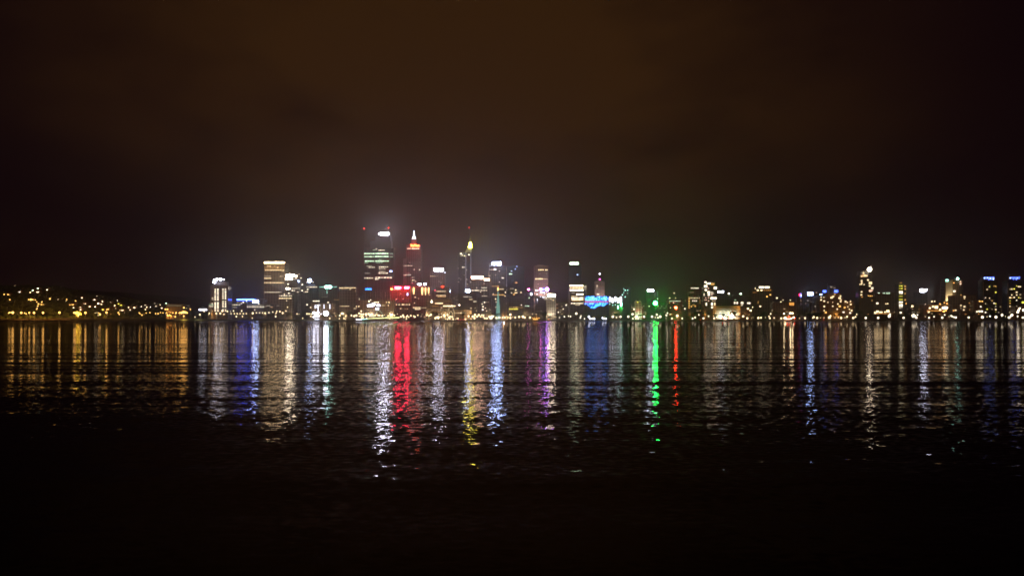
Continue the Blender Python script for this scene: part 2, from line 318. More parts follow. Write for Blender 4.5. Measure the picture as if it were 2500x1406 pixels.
# --- tallest tower
t = Bld('office_tower', 'tallest tower striped with rows of greenish white windows and a white top sign', 889, 961, 606, 2250, 44, DARKC, piers=9, plant=False)
t.block('upper_storeys', 903, 954, 588, 606, DARKC, 3, 36); t.block('roof_plant', 914, 952, 575.5, 588, DARKC, 5, 30)
t.put('sign_backing', 922.5, 951.5, 567.6, 575.4, DARKC, 0, .3, -.3)  # plate added to keep the sign's light off the roof behind
t.sign(924, 950, 568.2, 574, 'v', 55, True).sign(930, 948, 568.6, 573.8, 'v', 50)
for x, y in ((889.2, 558.5), (948.6, 556.5)): t.mast(x, y, 606 if x < 900 else 576, .35).lamp(x, y, 1.2, 'r', 14)
t.row(910, 920, 610.5, 4, 1.4, 'g', .7).row(916, 921, 607.5, 2, 1.6, 'w', 1.4).row(924, 940, 611, 6, 2, 'w', 1.8, .8)
t.row(889, 915, 619.2, 5, 2.6, 'g', 1.5, .92).row(916, 949, 619, 6, 3, 'g', 2, .9).row(952, 959.5, 619.2, 2, 2.2, 'g', .7)
t.row(889, 915, 626.6, 4, 2.4, 'g', 1.5, .93).row(916, 949, 626.4, 6, 2.8, 'g', 1.8, .92).row(952, 959.5, 626.6, 2, 2, 'g', .5)
t.row(891, 914, 637.6, 4, 2.8, 'g', 1.8, .95).row(916, 950, 637.4, 6, 2.6, 'g', 1.8, .9).row(889, 900, 642, 3, 1.4, 'g', .7).row(925, 934, 633.5, 3, 1.4, 'g', .9).row(918, 935, 641, 3, 1.4, 'g', .8)
t.row(895, 908, 649.5, 4, 1.4, 'g', .6).row(900, 916, 652.6, 4, 2, 'w', 1.3).row(925, 949, 651.6, 5, 2, 'w', 1.7).row(925, 942, 656, 4, 1.6, 'w', 1.1)
t.row(925, 942, 663, 4, 1.6, 'w', 1.1).row(924, 948, 667, 5, 2.2, 'w', 1.8).row(892, 903, 667.3, 3, 1.6, 'w', .7).sign(951.5, 957.5, 660.5, 664, 'c', 6)
t.row(889, 912, 678.8, 4, 2.4, 'w', 1.5).row(916, 958, 677.6, 6, 2.6, 'w', 1.5, .8).row(916, 930, 681.6, 3, 2.6, 'w', 1.6).row(937, 958, 682.6, 3, 2.2, 'w', 1)
t.row(917, 929, 688.5, 2, 2.2, 'w', 1.5, .4).row(936, 944, 689, 2, 2, 'w', 2).row(907, 945, 697, 6, 2.2, 'w', 1.8)
t.sign(892, 907, 704, 707.8, 'A', 5)
t = Bld('podium_building', 'grey podium with faint dotted window columns in front of the tallest tower', 886, 952, 709, 2100, 40, CONC, plant=False)
for x in (890.5, 904.5, 917, 930, 940.5): t.row(x, x+1.4, 716, 1, 1.4, 'w', .75).row(x, x+1.4, 721, 1, 1.4, 'w', .5).row(x, x+1.4, 724.5, 1, 1.2, 'w', .5)
t = Bld('convention_centre', 'bright low building with a slanted white canopy near the footbridge', 880, 962, 733, 1760, 30, BROWN, plant=False)
D = 1760
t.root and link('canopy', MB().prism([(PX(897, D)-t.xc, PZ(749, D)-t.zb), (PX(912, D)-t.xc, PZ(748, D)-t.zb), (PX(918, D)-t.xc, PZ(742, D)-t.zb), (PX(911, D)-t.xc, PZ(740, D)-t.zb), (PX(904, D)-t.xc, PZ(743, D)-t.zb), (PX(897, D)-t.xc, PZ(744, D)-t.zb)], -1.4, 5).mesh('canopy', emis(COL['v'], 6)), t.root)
t.sign(920, 928, 743.2, 747.8, 'v', 6).sign(917, 925, 751.5, 756, 'v', 6).dots([(914, 738, 1.3), (918, 738, 1.5), (923, 738, 1.7), (901, 735.5, 1.8), (905, 732, 1.2)], 'w', 3)
t.row(932, 941, 745.6, 3, 1.8, 'z', 1.4, .6).dots([(948, 745.6, 1.2), (944, 738, 1.2), (950, 738.3, 1.5)], 'z', 2).row(897, 917, 756.5, 3, 1.2, 'z', .9, .6)
# --- spired tower with the red sign
t = Bld('office_tower', 'tall grey tower with glowing white rooftop spire above red lettering', 992, 1028, 596, 2350, 34, CONC, plant=False)
t.block('side_wing', 984, 992, 632, 775, CONC, 2, 28)
D = 2350
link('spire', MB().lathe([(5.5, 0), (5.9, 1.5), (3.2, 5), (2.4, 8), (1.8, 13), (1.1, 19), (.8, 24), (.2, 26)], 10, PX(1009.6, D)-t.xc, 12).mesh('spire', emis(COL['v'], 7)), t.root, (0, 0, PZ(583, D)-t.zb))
t.block('spire_base', 1003, 1016, 583.2, 596, CONC, 4, 14)
def lettering(t, text, x0, x1, y0, y1, mat):
    cu = bpy.data.curves.new('txt', 'FONT'); cu.body = text; cu.extrude = .18; cu.offset = .018; cu.size = 1; cu.resolution_u = 2
    tmp = bpy.data.objects.new('txt', cu); C.objects.link(tmp); dg = bpy.context.evaluated_depsgraph_get(); me = bpy.data.meshes.new_from_object(tmp.evaluated_get(dg)); bpy.data.objects.remove(tmp)
    xs = [v.co.x for v in me.vertices]; zs = [v.co.y for v in me.vertices]; D = t.D
    X0, X1, Z0, Z1 = PX(x0, D)-t.xc, PX(x1, D)-t.xc, PZ(y1, D)-t.zb, PZ(y0, D)-t.zb
    for v in me.vertices:
        x, y, z = v.co; v.co = (X0+(x-min(xs))/(max(xs)-min(xs))*(X1-X0), -1.3-z, Z0+(y-min(zs))/(max(zs)-min(zs))*(Z1-Z0))
    me.materials.clear(); me.materials.append(mat); return link('sign_lettering', me, t.root)
g = bpy.data.lights.new('added_red_wash', 'AREA'); g.shape = 'RECTANGLE'; g.size = 30; g.size_y = 2; g.energy = 14000; g.color = (1, .08, .06)  # added red area light, tints the tower front as if by its sign
go = link('added_red_wash', g, t.root, (0, -20, t.H+4)); go.rotation_euler = (math.radians(35), 0, 0)
t.put('sign_backing', 991.5, 1025, 595.8, 604.2, DARKC, 0, .3, -.9)
lettering(t, 'RioTinto', 1003, 1024, 596.6, 602.4, emis((1, .085, .018), 42))
t.sign(992.2, 999, 597, 601.5, 'r', 12, True)
t.row(994.5, 1005, 607, 3, 1.6, 'k', 3, .97).row(1006, 1023.5, 607.2, 4, 1.6, 'k', 3, .95)
t.row(984, 1007, 648.6, 6, 1.5, 'w', 1.1, .75).dots([(1000, 641.5, .7), (1011, 658, 1.1), (1024.5, 658.5, 1.3)], 'w', 1.8).row(985, 1004, 671.3, 5, 1.5, 'w', 1.1).row(996, 1001, 667.5, 1, 1, 'w', .5)
t.row(1005, 1013, 677.5, 2, 1.6, 'w', 1).row(1005.5, 1013, 684, 2, 1.7, 'w', 1).dots([(1015, 687, .9), (1006, 690, .7)], 'w', 2)
for x in (1012, 1016, 1020, 1024): t.row(x, x+1, 640, 1, 1.2, 'w', .25).row(x, x+1, 665, 1, 1.2, 'w', .25).row(x, x+1, 620, 1, 1.2, 'w', .25)
for x0, x1 in ((1020, 1029), (1034.5, 1040)): pass
t = Bld('hotel_building', 'brick block glowing red under two long pinkish white signs', 953, 1003, 699, 2120, 26, REDB, plant=False)
t.sign(964, 979.5, 699.8, 705, 'R', 75, True).sign(965.5, 978, 700.4, 704.4, 'R', 60).sign(987, 999.5, 700, 705, 'R', 75, True).sign(988, 998.5, 700.6, 704.6, 'R', 60)
t.sign(953.5, 958.5, 703.5, 708, 'y', 8, True).row(960, 976, 706.6, 5, 1.8, 'k', 2, .85).row(993.8, 996.4, 718, 1, 6, 'c', 7)
t.dots([(967.5, 730.3, 1.2), (984, 730, 1), (964.8, 736.5, 1.2), (978, 717, .9)], 'k', 1.6)
g = bpy.data.lights.new('added_red_wash', 'AREA'); g.shape = 'RECTANGLE'; g.size = 50; g.size_y = 3; g.energy = 120000; g.color = (1, .06, .05)  # red light added off the roof to make this front glow
go = link('added_red_wash', g, t.root, (0, -26, t.H+12)); go.rotation_euler = (math.radians(52), 0, 0)
t = Bld('office_building', 'broad brown block with one broken line of warm windows below the red lit block', 955, 1006, 740, 1960, 26, BROWN, plant=False)
t.row(955, 960.5, 743.6, 1, 1.6, 'z', .8).row(962.5, 969.5, 743.5, 2, 2, 'z', 1.8, .9).row(973, 977, 743.5, 1, 2, 'z', 1.6).row(981, 988, 743.5, 2, 2.4, 'z', 2, .8).row(990.5, 997, 743.6, 2, 1.8, 'z', 1.4).row(998, 1002, 743.4, 1, 2.4, 'z', 2.2)
t.dots([(978, 753.4, 1.4, 'z'), (989, 754, .7), (995, 754, .8)], 'z', 1.4)
t = Bld('gallery_building', 'brown building with four gold uplit flame shaped columns', 1004, 1052, 700, 2150, 24, BROWN, plant=False)
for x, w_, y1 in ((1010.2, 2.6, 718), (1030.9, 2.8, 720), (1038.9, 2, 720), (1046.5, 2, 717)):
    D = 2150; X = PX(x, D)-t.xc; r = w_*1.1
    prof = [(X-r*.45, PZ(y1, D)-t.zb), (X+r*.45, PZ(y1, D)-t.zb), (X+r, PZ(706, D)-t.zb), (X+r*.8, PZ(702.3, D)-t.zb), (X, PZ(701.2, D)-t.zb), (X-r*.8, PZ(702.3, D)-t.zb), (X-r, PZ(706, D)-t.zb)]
    link('lit_column', MB().prism(prof, -1.3, -.2).mesh('lit_column', emis((1, .60, .22), 3.2)), t.root)  # uplighting put into the columns as emission and flared shape
t.sign(1020, 1028.7, 691.8, 696, 'v', 14, True).sign(1034.8, 1040.5, 691.5, 696.2, 'v', 14, True).block('rooftop_frame', 1020, 1041, 696, 700, DARKC, 1, 6)
t.dots([(1013.5, 725.5, 1.3), (1012, 740, 1.1), (1049, 720, .9, 'k'), (1022, 729, .8)], 'z', 2)
t = Bld('office_tower', 'slim grey tower under two small square white signs', 1050, 1086, 663, 2300, 28, CONC)
t.sign(1060, 1073, 655.8, 661.8, 'v', 26).sign(1075, 1082, 655.8, 661.8, 'v', 24).sign(1084.5, 1087.4, 664.3, 667, 'v', 5, True)
t.row(1050.5, 1064, 674.4, 5, 1.6, 'z', 1.2).row(1066, 1069, 673.6, 1, 1.6, 'z', .7).dots([(1072, 687, .8), (1077, 690, .8), (1080, 680, .6)], 'w', 1.2)
t = Bld('office_building', 'block with three cream window rows and a small red roof sign', 1063, 1098, 700, 2000, 28, CONC)
t.row(1065, 1089, 711.3, 7, 1.8, 'z', 1.5, .8).row(1065, 1089, 721.4, 8, 2, 'z', 1.5, .8).row(1069, 1089, 724.6, 6, 1.6, 'y', 1, .8).sign(1077, 1084, 697.6, 701.6, 'r', 9, True).sign(1061, 1063.4, 707.4, 710, 'R', 5, True)
t = Bld('stepped_office_block', 'wide stepped stone block with two long bright window lines', 1038, 1102, 730, 1900, 30, BROWN, plant=False)
t.row(1061.5, 1081.5, 740.6, 4, 2.4, 'z', 2, .98).row(1082, 1112, 747, 6, 2.8, 'z', 2.3, .99).sign(1051.5, 1056.5, 735, 739.5, 'w', 6, True).sign(1053, 1055, 731.5, 735, 'w', 4, True)
t.row(1008, 1027, 750.9, 5, 1.7, 'z', 1.8, .97).row(1028, 1041, 751.3, 3, 1.2, 'z', .9, .97).row(1013, 1027, 754.8, 3, 2, 'z', 2, .97).row(1055, 1070, 747.3, 4, 1.2, 'y', .6, .6)
t.row(1076, 1081, 751, 1, 1.6, 'k', 1.2).row(1040, 1100, 757, 9, 1.2, 'z', .4, .7, miss=.3).row(1040, 1100, 762, 9, 1.2, 'o', .4, .7, miss=.3)
for k, y in enumerate((733, 736, 743, 754, 760)): t.row(1042, 1100, y, 3, .7, 'y', .25, .98)
# --- spired tower with the yellow tip
t = Bld('office_tower', 'dark slender tower with pale twin edge lines and a yellow lit needle tip', 1119, 1151, 616, 2400, 30, DARKC, plant=False)
D = 2400
def seg(name, pts, r, mat, r1=None, y=-1): return link(name, MB().tube([(PX(a, D)-t.xc, y, PZ(bb, D)-t.zb) for a, bb in pts], r, 6, r1).mesh(name, mat), t.root)
seg('edge_light', [(1137.5, 706), (1137.5, 616)], .8, emis(COL['v'], .35)); seg('edge_light', [(1149.5, 676), (1149.5, 604)], 1.2, emis(COL['v'], .28))
link('raked_crown', MB().prism([(PX(a, D)-t.xc, PZ(bb, D)-t.zb) for a, bb in ((1136, 616), (1151, 616), (1151, 605), (1143, 605), (1137, 612))], 1, 10).mesh('raked_crown', WHITEC), t.root)
seg('spire', [(1146, 606), (1145.5, 557)], 1.0, METAL, .3, 4)
link('lit_tip', MB().prism([(PX(a, D)-t.xc, PZ(bb, D)-t.zb) for a, bb in ((1143, 603), (1144, 600), (1146, 598.5), (1146, 593), (1148, 591.5), (1150.5, 593), (1151.5, 604), (1148, 605))], -1, 6).mesh('lit_tip', emis(COL['Y'], 70)), t.root)
t.lamp(1145.5, 556, 1.1, 'r', 12)
t.dots([(1125.5, 619.3, 1.7), (1128.5, 622.5, .9), (1145, 622, 1.5), (1134, 624.5, 1.1)], 'w', 4).row(1124, 1140, 625, 4, 1.2, 'w', 1).row(1128, 1135.5, 652.6, 2, 2.2, 'w', 1.8).row(1117, 1121, 655, 1, 1.2, 'w', .7).row(1137, 1141, 659, 1, 1.6, 'w', 1)
t.row(1119, 1123, 679.5, 1, 1.2, 'w', 1).row(1124, 1127, 682, 1, 1.2, 'w', 1).row(1118, 1122, 688.5, 1, 1.6, 'w', 1.3).dots([(1133, 672, .7), (1140, 682, 1), (1141, 694, .9), (1133, 637, .5), (1134, 645, .5)], 'w', 1.5).row(1149, 1152.5, 689, 1, 2, 'w', 1.6)
t.sign(1137, 1147, 707.5, 714.5, 'c', 40)
t = Bld('office_tower', 'grey tower headed by a wide plain white sign bar', 1150, 1181, 682, 2150, 28, CONC)
t.sign(1151, 1178.8, 674.3, 680.6, 'k', 14).row(1175.5, 1189, 702.3, 4, 1.8, 'w', 1.3).row(1151, 1169, 709, 4, 2, 'w', 1.8, .96).row(1170, 1190, 709, 5, 1.6, 'w', 1.3, .8).row(1176, 1190, 723, 4, 1.8, 'w', 1.5).dots([(1164, 702.5, 1), (1182, 692, .9), (1173.5, 712.5, 1)], 'w', 2)
t = Bld('office_building', 'grey block with a small split white sign right of the wide bar sign', 1182, 1196, 686, 2200, 22, CONC, plant=False)
t.sign(1181.8, 1190, 679.8, 685.2, 'k', 9).sign(1191, 1195.3, 679.8, 685.6, 'k', 9)
t = Bld('office_tower', 'grey tower under two bright blue white sign blocks', 1194, 1236, 650, 2300, 32, CONC, plant=False)
t.block('upper_storeys', 1200, 1225, 647.6, 650, CONC, 2, 26)
t.put('sign_backing', 1201, 1224, 639.4, 650, DARKC, 0, .3, -.3)  # added plate, blocks the twin signs' spill onto the storeys behind
t.sign(1202, 1208.5, 640.5, 646.8, 'c', 60).sign(1210, 1222.5, 640, 646.8, 'c', 60)
t.row(1195, 1207, 658.3, 4, 1.6, 'w', 1.2, .7).row(1206, 1213, 657.6, 1, 2.6, 'w', 2.2).row(1218, 1221, 662, 1, 1.8, 'w', 1.6).row(1225, 1231, 678.5, 2, 2.6, 'w', 1.6).dots([(1196, 673, .9), (1210, 671.5, .7), (1219, 688.5, 1)], 'w', 2)
t.row(1201, 1218, 699, 5, 1.4, 'y', 1.1, .75).row(1219, 1230, 706, 4, 1.9, 'z', 1.4).row(1202, 1232, 719.6, 11, 2, 'y', 1.5, .7).dots([(1234, 713.6, 1.5), (1233, 722.5, 1.2), (1204, 717, .9), (1210, 730, 1.6), (1199, 731, 1.6), (1211, 737, 1.2), (1210, 750, 1.1)], 'z', 2.2)
t = Bld('office_building', 'dark midrise with a few scattered warm windows behind the oval sculpture', 1118, 1164, 716, 2050, 24, DARKC)
t.row(1131, 1143, 724.3, 4, 1.5, 'w', 1.3).row(1144, 1152, 725, 2, 1.4, 'w', 1).row(1145, 1154, 731, 3, 1.8, 'z', 1.4).row(1156, 1164, 736, 2, 2.2, 'w', 1.8, .7).row(1112, 1120, 732, 3, 1, 'w', .6, .5).sign(1119.5, 1123.5, 742.8, 746.4, 'w', 6, True)
t.dots([(1150, 752.3, 1.2), (1160, 752, .8), (1163, 758.6, 1)], 'z', 1.6)
t = Bld('low_building', 'long low dark building with a lit line of ground windows by the oval sculpture', 1110, 1150, 758, 1640, 16, BROWN, plant=False)
t.row(1112, 1124, 764, 4, 1.6, 'z', 1.4, .7).row(1124, 1136.5, 763.9, 3, 2.6, 'z', 2.2, .97)
t = Bld('office_building', 'dark midrise with three stacked bright windows left of the green spire', 1165, 1200, 726, 2060, 24, DARKC)
t.dots([(1179, 748.5, 1.5), (1178.5, 755.8, 1.8), (1177, 742, 1.1), (1183, 738, 1.3), (1185, 752, .9), (1188, 759, .9), (1196, 756, .6)], 'w', 3).row(1178, 1195, 737.5, 4, 1.1, 'w', .8)
t = Bld('office_tower', 'tall unlit looking tower with a few blue green window spots', 1238, 1280, 651, 2350, 34, DARKC)
t.dots([(1261.8, 650.5, 1.3), (1258, 657, 1.3), (1249.5, 662, 1), (1280, 652, .1)], 'c', 3).row(1243, 1251, 668.7, 2, 2.8, 'g', 2.2, .95).row(1246, 1251, 662, 1, 1.6, 'g', .8).row(1258, 1263.5, 690, 2, 2, 'y', 1.8).dots([(1259, 708, 1.6), (1272, 714, 1.5), (1249, 715, 1), (1263, 739.5, 1.5)], 'z', 2.4)
t.row(1246, 1255, 704.6, 3, 1.6, 'w', 1.1, .5).row(1256, 1264, 714.8, 3, 2.6, 'z', 2).row(1253, 1258, 718.8, 1, 3, 'y', 2).row(1247, 1252, 714.6, 1, 1.6, 'z', 1)
t = Bld('office_building', 'block with two yellow window rows beside the copper sail bell tower', 1242, 1280, 728, 1950, 20, DARKC, plant=False)
t.row(1243, 1265, 754.5, 7, 2.8, 'Y', 1.1, .85).row(1252, 1264, 750.3, 5, 1.8, 'y', 1, .8).row(1266, 1278, 750.5, 4, 1.6, 'y', .8, .5).row(1243, 1251, 749.6, 2, 1.6, 'y', .8, .5).dots([(1273, 744.5, 1.3)], 'w', 2)
t = Bld('office_building', 'dark midrise carrying small white window dots left of the pink tower', 1280, 1304, 722, 2080, 24, DARKC)
t.dots([(1283, 746.6, 1), (1287, 746.8, 1.2), (1290.5, 747, 1.2), (1278, 743.5, .8), (1292, 727, 1.2)], 'g', 2)
t.sign(1288, 1292.8, 704.6, 708.6, 'm', 14, True).mast(1290.5, 704, 722, .4).sign(1294.6, 1299, 714, 721.3, 'v', 7, True)
# --- pink tower
t = Bld('office_tower', 'pale pink square tower with purple and blue signs near its base', 1304, 1338.5, 649, 2150, 30, PINK, piers=5, plant=False)
t.block('roof_plant', 1312, 1328, 646.5, 649, PINK)
t.row(1314, 1328, 658.8, 4, 3, 'z', 2, .7).row(1331, 1338, 659, 2, 2.8, 'z', 1.8).row(1317, 1319, 668.5, 1, 2.4, 'w', .6).row(1333, 1335, 668, 1, 2.4, 'w', .5).row(1307, 1327, 680.8, 5, 3, 'z', 2, .85).row(1329, 1337, 680.8, 3, 2, 'z', 1.4, .7)
t.row(1313, 1315.5, 693.4, 1, 2.6, 'k', .7).row(1335, 1337, 693.4, 1, 2.6, 'k', .7).row(1307, 1315, 708.8, 2, 2.8, 'v', 3.5, .95).sign(1317.5, 1323.8, 703.5, 709, 'm', 20, True).sign(1323, 1329, 704.6, 708, 'B', 10).sign(1331.8, 1339.5, 702.4, 710, 'p', 40, True)
t.row(1318, 1330.5, 713.8, 2, 2.4, 'v', 3, .98).row(1333, 1337, 713.6, 1, 1.6, 'v', .9).dots([(1311.5, 718.2, 1.3), (1329, 717.3, .9)], 'v', 2.6)
g = bpy.data.lights.new('wall_floodlight', 'AREA'); g.shape = 'RECTANGLE'; g.size = 30; g.size_y = 2; g.energy = 80000; g.color = (1, .74, .68)
go = link('wall_floodlight', g, t.root, (0, -30, 55)); go.rotation_euler = (math.radians(125), 0, 0)
t = Bld('office_building', 'dark block with lit street level windows below the pink tower', 1306, 1338, 722, 2000, 20, DARKC, plant=False)
t.row(1324, 1329.5, 725.6, 1, 3, 'v', 2.6, .95).dots([(1319.5, 724.6, 1.2), (1334, 726.3, 1.2)], 'v', 2.6).row(1311, 1313, 731.5, 1, 6, 'v', 2.6).row(1311, 1313, 738, 1, 2, 'v', .8)
t = Bld('apartment_block', 'beige floodlit block topped by a bright white double sign', 1335, 1356.5, 725, 1900, 18, WHITEC, piers=5, plant=False)
t.sign(1337.6, 1346, 717.8, 724, 'w', 22).sign(1347, 1355.5, 718, 724, 'w', 22).dots([(1345, 730, 1), (1350.5, 733, 1.3)], 'z', 2)
g = bpy.data.lights.new('wall_floodlight', 'AREA'); g.shape = 'RECTANGLE'; g.size = 18; g.size_y = 2; g.energy = 7000; g.color = (1, .82, .62)
go = link('wall_floodlight', g, t.root, (0, -14, 14)); go.rotation_euler = (math.radians(115), 0, 0)
t = Bld('office_tower', 'thin black tower with one isolated greenish white roof sign', 1389, 1420, 647, 2350, 28, DARKC, plant=False)
t.sign(1391, 1412.5, 640.8, 645.6, 'g', 9).dots([(1409.8, 670.8, 1.8)], 'c', 2.5)
t = Bld('office_building', 'block with nearly every floor brightly lit cream beside the blue light screen', 1391, 1432, 695, 1900, 26, CONC, piers=8, plant=False)
t.row(1391, 1424.3, 697.2, 3, 2.8, 'w', 5.1, .97).row(1391, 1424.3, 702.5, 9, 5, 'z', 1.5, .9).row(1391.5, 1424.3, 708.4, 6, 3.6, 'w', 4.4, .93).row(1396, 1404, 715, 3, 1.6, 'w', .9, .6).row(1407, 1424.3, 718.6, 5, 3.6, 'w', 3.7, .96)
t.row(1395, 1410, 722.8, 5, 1.6, 'z', 1, .8).row(1395, 1424.3, 727, 8, 3, 'w', 2.0, .85).row(1396, 1424.3, 731.2, 7, 3, 'z', 3.1, .9).row(1397, 1418, 734, 5, 1.6, 'y', 1, .8).row(1394, 1424.3, 740.6, 9, 2.6, 'w', 1.8, .86).row(1405, 1416, 744.6, 5, 1.8, 'z', 1.4, .6)
t.row(1425.5, 1432, 700, 1, 5, 'w', .3, 1)
t.row(1425.5, 1432, 706, 1, 5, 'w', .25, 1)
# --- led facade
t = Bld('theatre_building', 'wide hall covered by a glowing blue and red diagonal light screen', 1427, 1486, 722.5, 1780, 24, DARKC, plant=False)
lo = [(1427, 743), (1432, 744), (1437, 748), (1442, 752), (1452, 752.5), (1458, 748), (1466, 745), (1472, 748), (1480, 743), (1486, 738)]
def lower(x):
    for (a, ya), (c_, yc) in zip(lo, lo[1:]):
        if a <= x <= c_: return ya+(yc-ya)*(x-a)/(c_-a)
    return 740
D = 1780
for name, ya, yb, cc, st in (('light_screen', 723.6, 734.6, [(.02, .16, 1), (.04, .30, 1), (.14, .48, 1), (.01, .05, .7)], 1.5), ('light_screen', 735.0, 738.6, [(1, .12, .35), (.8, .15, .7), (1, .30, .40)], 1.5), ('light_screen', 739.0, 753, [(.015, .17, 1), (.05, .34, 1), (.09, .2, 1), (.01, .04, .6)], 1.5)):
    sc_o = None; rows = 3 if yb-ya > 8 else 1
    for r_ in range(rows):
        y0 = ya+(yb-ya)*r_/rows; y1 = ya+(yb-ya)*(r_+1)/rows-.4; groups = {}
        x = 1427.6
        while x < 1485:
            if name == 'light_screen' and y0 < lower(x)-1 and R.random() < .9:
                k = R.randrange(len(cc)); bb = groups.setdefault(k, MB()); yy = min(y1, lower(x)); sh = (yy-y0)*.35
                bb.prism([(PX(x, D)-t.xc, PZ(yy, D)-t.zb), (PX(x+1.15, D)-t.xc, PZ(yy, D)-t.zb), (PX(x+1.15+sh, D)-t.xc, PZ(y0, D)-t.zb), (PX(x+sh, D)-t.xc, PZ(y0, D)-t.zb)], -.8, -.3)
            x += st+R.uniform(-.1, .25)
        for k, bb in groups.items():
            link('light_screen', bb.mesh('light_screen', emis(cc[k], 6.5 if cc[k][2] > .8 and cc[k][0] < .5 else 1.3)), t.root)
t = Bld('hotel_tower', 'brown tower with a pink lit turret behind the blue light screen', 1452.5, 1476, 687, 2150, 24, PINK, piers=4, plant=False)
t.block('turret', 1461, 1468, 681, 687, PINK, 2, 8); t.sign(1462, 1466.5, 679.5, 684, 'm', 3, True).mast(1464, 669, 681, .3).lamp(1464, 668.8, 1.8, 'v', 9)
t.row(1457, 1458.6, 698, 1, 4, 'w', 2).row(1457, 1458.6, 703, 1, 3, 'w', 1).row(1457.5, 1463, 718, 2, 2.4, 'w', 2.6, .95).row(1460, 1474, 700, 3, 1.2, 'k', .3)
g = bpy.data.lights.new('wall_floodlight', 'AREA'); g.shape = 'RECTANGLE'; g.size = 20; g.size_y = 2; g.energy = 30000; g.color = (1, .74, .68)
go = link('wall_floodlight', g, t.root, (0, -24, 50)); go.rotation_euler = (math.radians(120), 0, 0)
t = Bld('concert_hall', 'dark hall front with a row of white glowing oval panels', 1487, 1521, 722, 1760, 24, DARKC, plant=False)
for x, y0, y1 in ((1489.3, 723.8, 737), (1495.6, 727, 740), (1502.3, 723.8, 737), (1508.9, 727, 740), (1515.4, 723.2, 742)): t.sign(x-2.4, x+2.4, y0, y1, 'v', 8, True)
t.sign(1514, 1518.6, 735, 749, 't', 8, True); t.sign(1506.8, 1510.4, 744.6, 755.5, 't', 4, True)
for x, y in ((1488.7, 742), (1496, 745), (1502.2, 744)): t.sign(x-.8, x+.8, y-2, y+2, 't', 2, True)
t = Bld('apartment_tower', 'dim slender tower with a few small lamps right of the white ovals', 1521, 1541, 701, 2200, 22, DARKC, plant=False)
t.dots([(1523, 705, .9), (1526.2, 708.8, 1.5), (1532.5, 708.5, 1.4), (1519.5, 719.6, 1.6), (1526.3, 724.6, 1.5), (1523, 714.4, .9), (1532, 716, .8)], 't', 2.2)
t = Bld('cathedral_building', 'beige twin gabled floodlit building right of the white ovals', 1551, 1566, 737, 1760, 16, WHITEC, piers=6, plant=False)
for a in (1551, 1559.5): link('gable', MB().prism([(PX(a, 1760)-t.xc, t.H), (PX(a+6.5, 1760)-t.xc, t.H), (PX(a+3.2, 1760)-t.xc, t.H+4)], .4, 14).mesh('gable', WHITEC), t.root)
t.dots([(1556.8, 738, 1.2)], 'Y', 3)
g = bpy.data.lights.new('wall_floodlight', 'AREA'); g.shape = 'RECTANGLE'; g.size = 12; g.size_y = 2; g.energy = 8000; g.color = (.9, 1, .6)
go = link('wall_floodlight', g, t.root, (0, -9, 8)); go.rotation_euler = (math.radians(110), 0, 0)
t = Bld('office_building', 'black block under a single compact white sign left of the green beacon', 1577, 1607, 713, 2100, 22, DARKC, plant=False)
t.sign(1580.5, 1595.5, 706.6, 711.8, 'v', 13).row(1598, 1599.4, 719, 1, 14, 'g', .3).row(1605, 1606.2, 716, 1, 12, 'g', .22).sign(1584, 1584.1, 714, 714.1, 'v', 1)
t.dots([(1605.5, 729.5, 1.2), (1585, 747.5, 1)], 'g', 2).row(1611, 1622, 746, 4, 1.6, 'g', .8, .6)
t = Bld('office_building', 'low dark block with a short green tinted window row by the red beacon', 1630, 1666, 730, 1980, 20, DARKC, plant=False)
t.row(1634, 1662, 735, 9, 2, 'g', .9, .75).row(1634, 1636, 739, 1, 3, 'y', 1.2).dots([(1635, 727.5, 1.3), (1646, 715.5, 1.4), (1649, 727, .9), (1644.5, 739, 1.2), (1672, 753.8, 1.5), (1637, 751, 1)], 'z', 2.4)
# ---
t = Bld('apartment_tower', 'brown block with an outline of small warm windows left of the bright apartment tower', 1680, 1717, 696, 2050, 26, BROWN)
t.row(1686.5, 1706, 703.4, 6, 2.4, 'w', 1.6, .85).row(1677, 1695, 714, 6, 1.2, 'k', .5).row(1682, 1710, 727.6, 7, 3.4, 'z', .9, .5).row(1690, 1703, 734.6, 3, 3, 'w', 1.6, .7).row(1690, 1710, 745, 7, 1.4, 'y', .9, .8).dots([(1688, 748, 1.6), (1697, 747.5, 1.3)], 'y', 1.6)
for k in range(7): t.row(1681, 1684, 726+k*4.2, 1, 2.2, 'y', 1.5, .9)
for k in range(5): t.row(1708, 1709.4, 732+k*3.4, 1, 1.4, 'y', .7, .9)
t = Bld('apartment_tower', 'bright apartment tower crowded with large white windows', 1718, 1751, 686, 1980, 24, DARKC, piers=5, plant=False)
t.dots([(1722.4, 689, 2.4), (1727, 692.6, 2.1), (1732.3, 692, 2.6), (1723, 698.8, 3.6), (1746.2, 703, 3.6), (1723.3, 708, 2.6), (1730.3, 713.6, 3.3), (1730.6, 719.6, 2.6), (1738.4, 728, 3.6), (1746.3, 728, 3.2)], 'w', 3)
t.row(1736, 1745, 693.6, 3, 5.5, 'y', 1, .8).row(1736, 1742, 715, 2, 6, 'w', .8, .8).row(1718, 1720.5, 719, 1, 6, 'w', 1.8).dots([(1729.6, 703.6, 1.6, 'k'), (1738, 719.6, 1.7), (1730, 726.6, 1.7, 'k'), (1723, 727, 1.4, 'k'), (1721, 732, 1.2, 'k'), (1724.5, 732, 1.4, 'k'), (1730, 734.5, 1.6, 'k'), (1740.5, 735, 1.4, 'k'), (1745.5, 734.6, 1.3, 'k'), (1743, 717, .9, 'k')], 'k', 1.1)
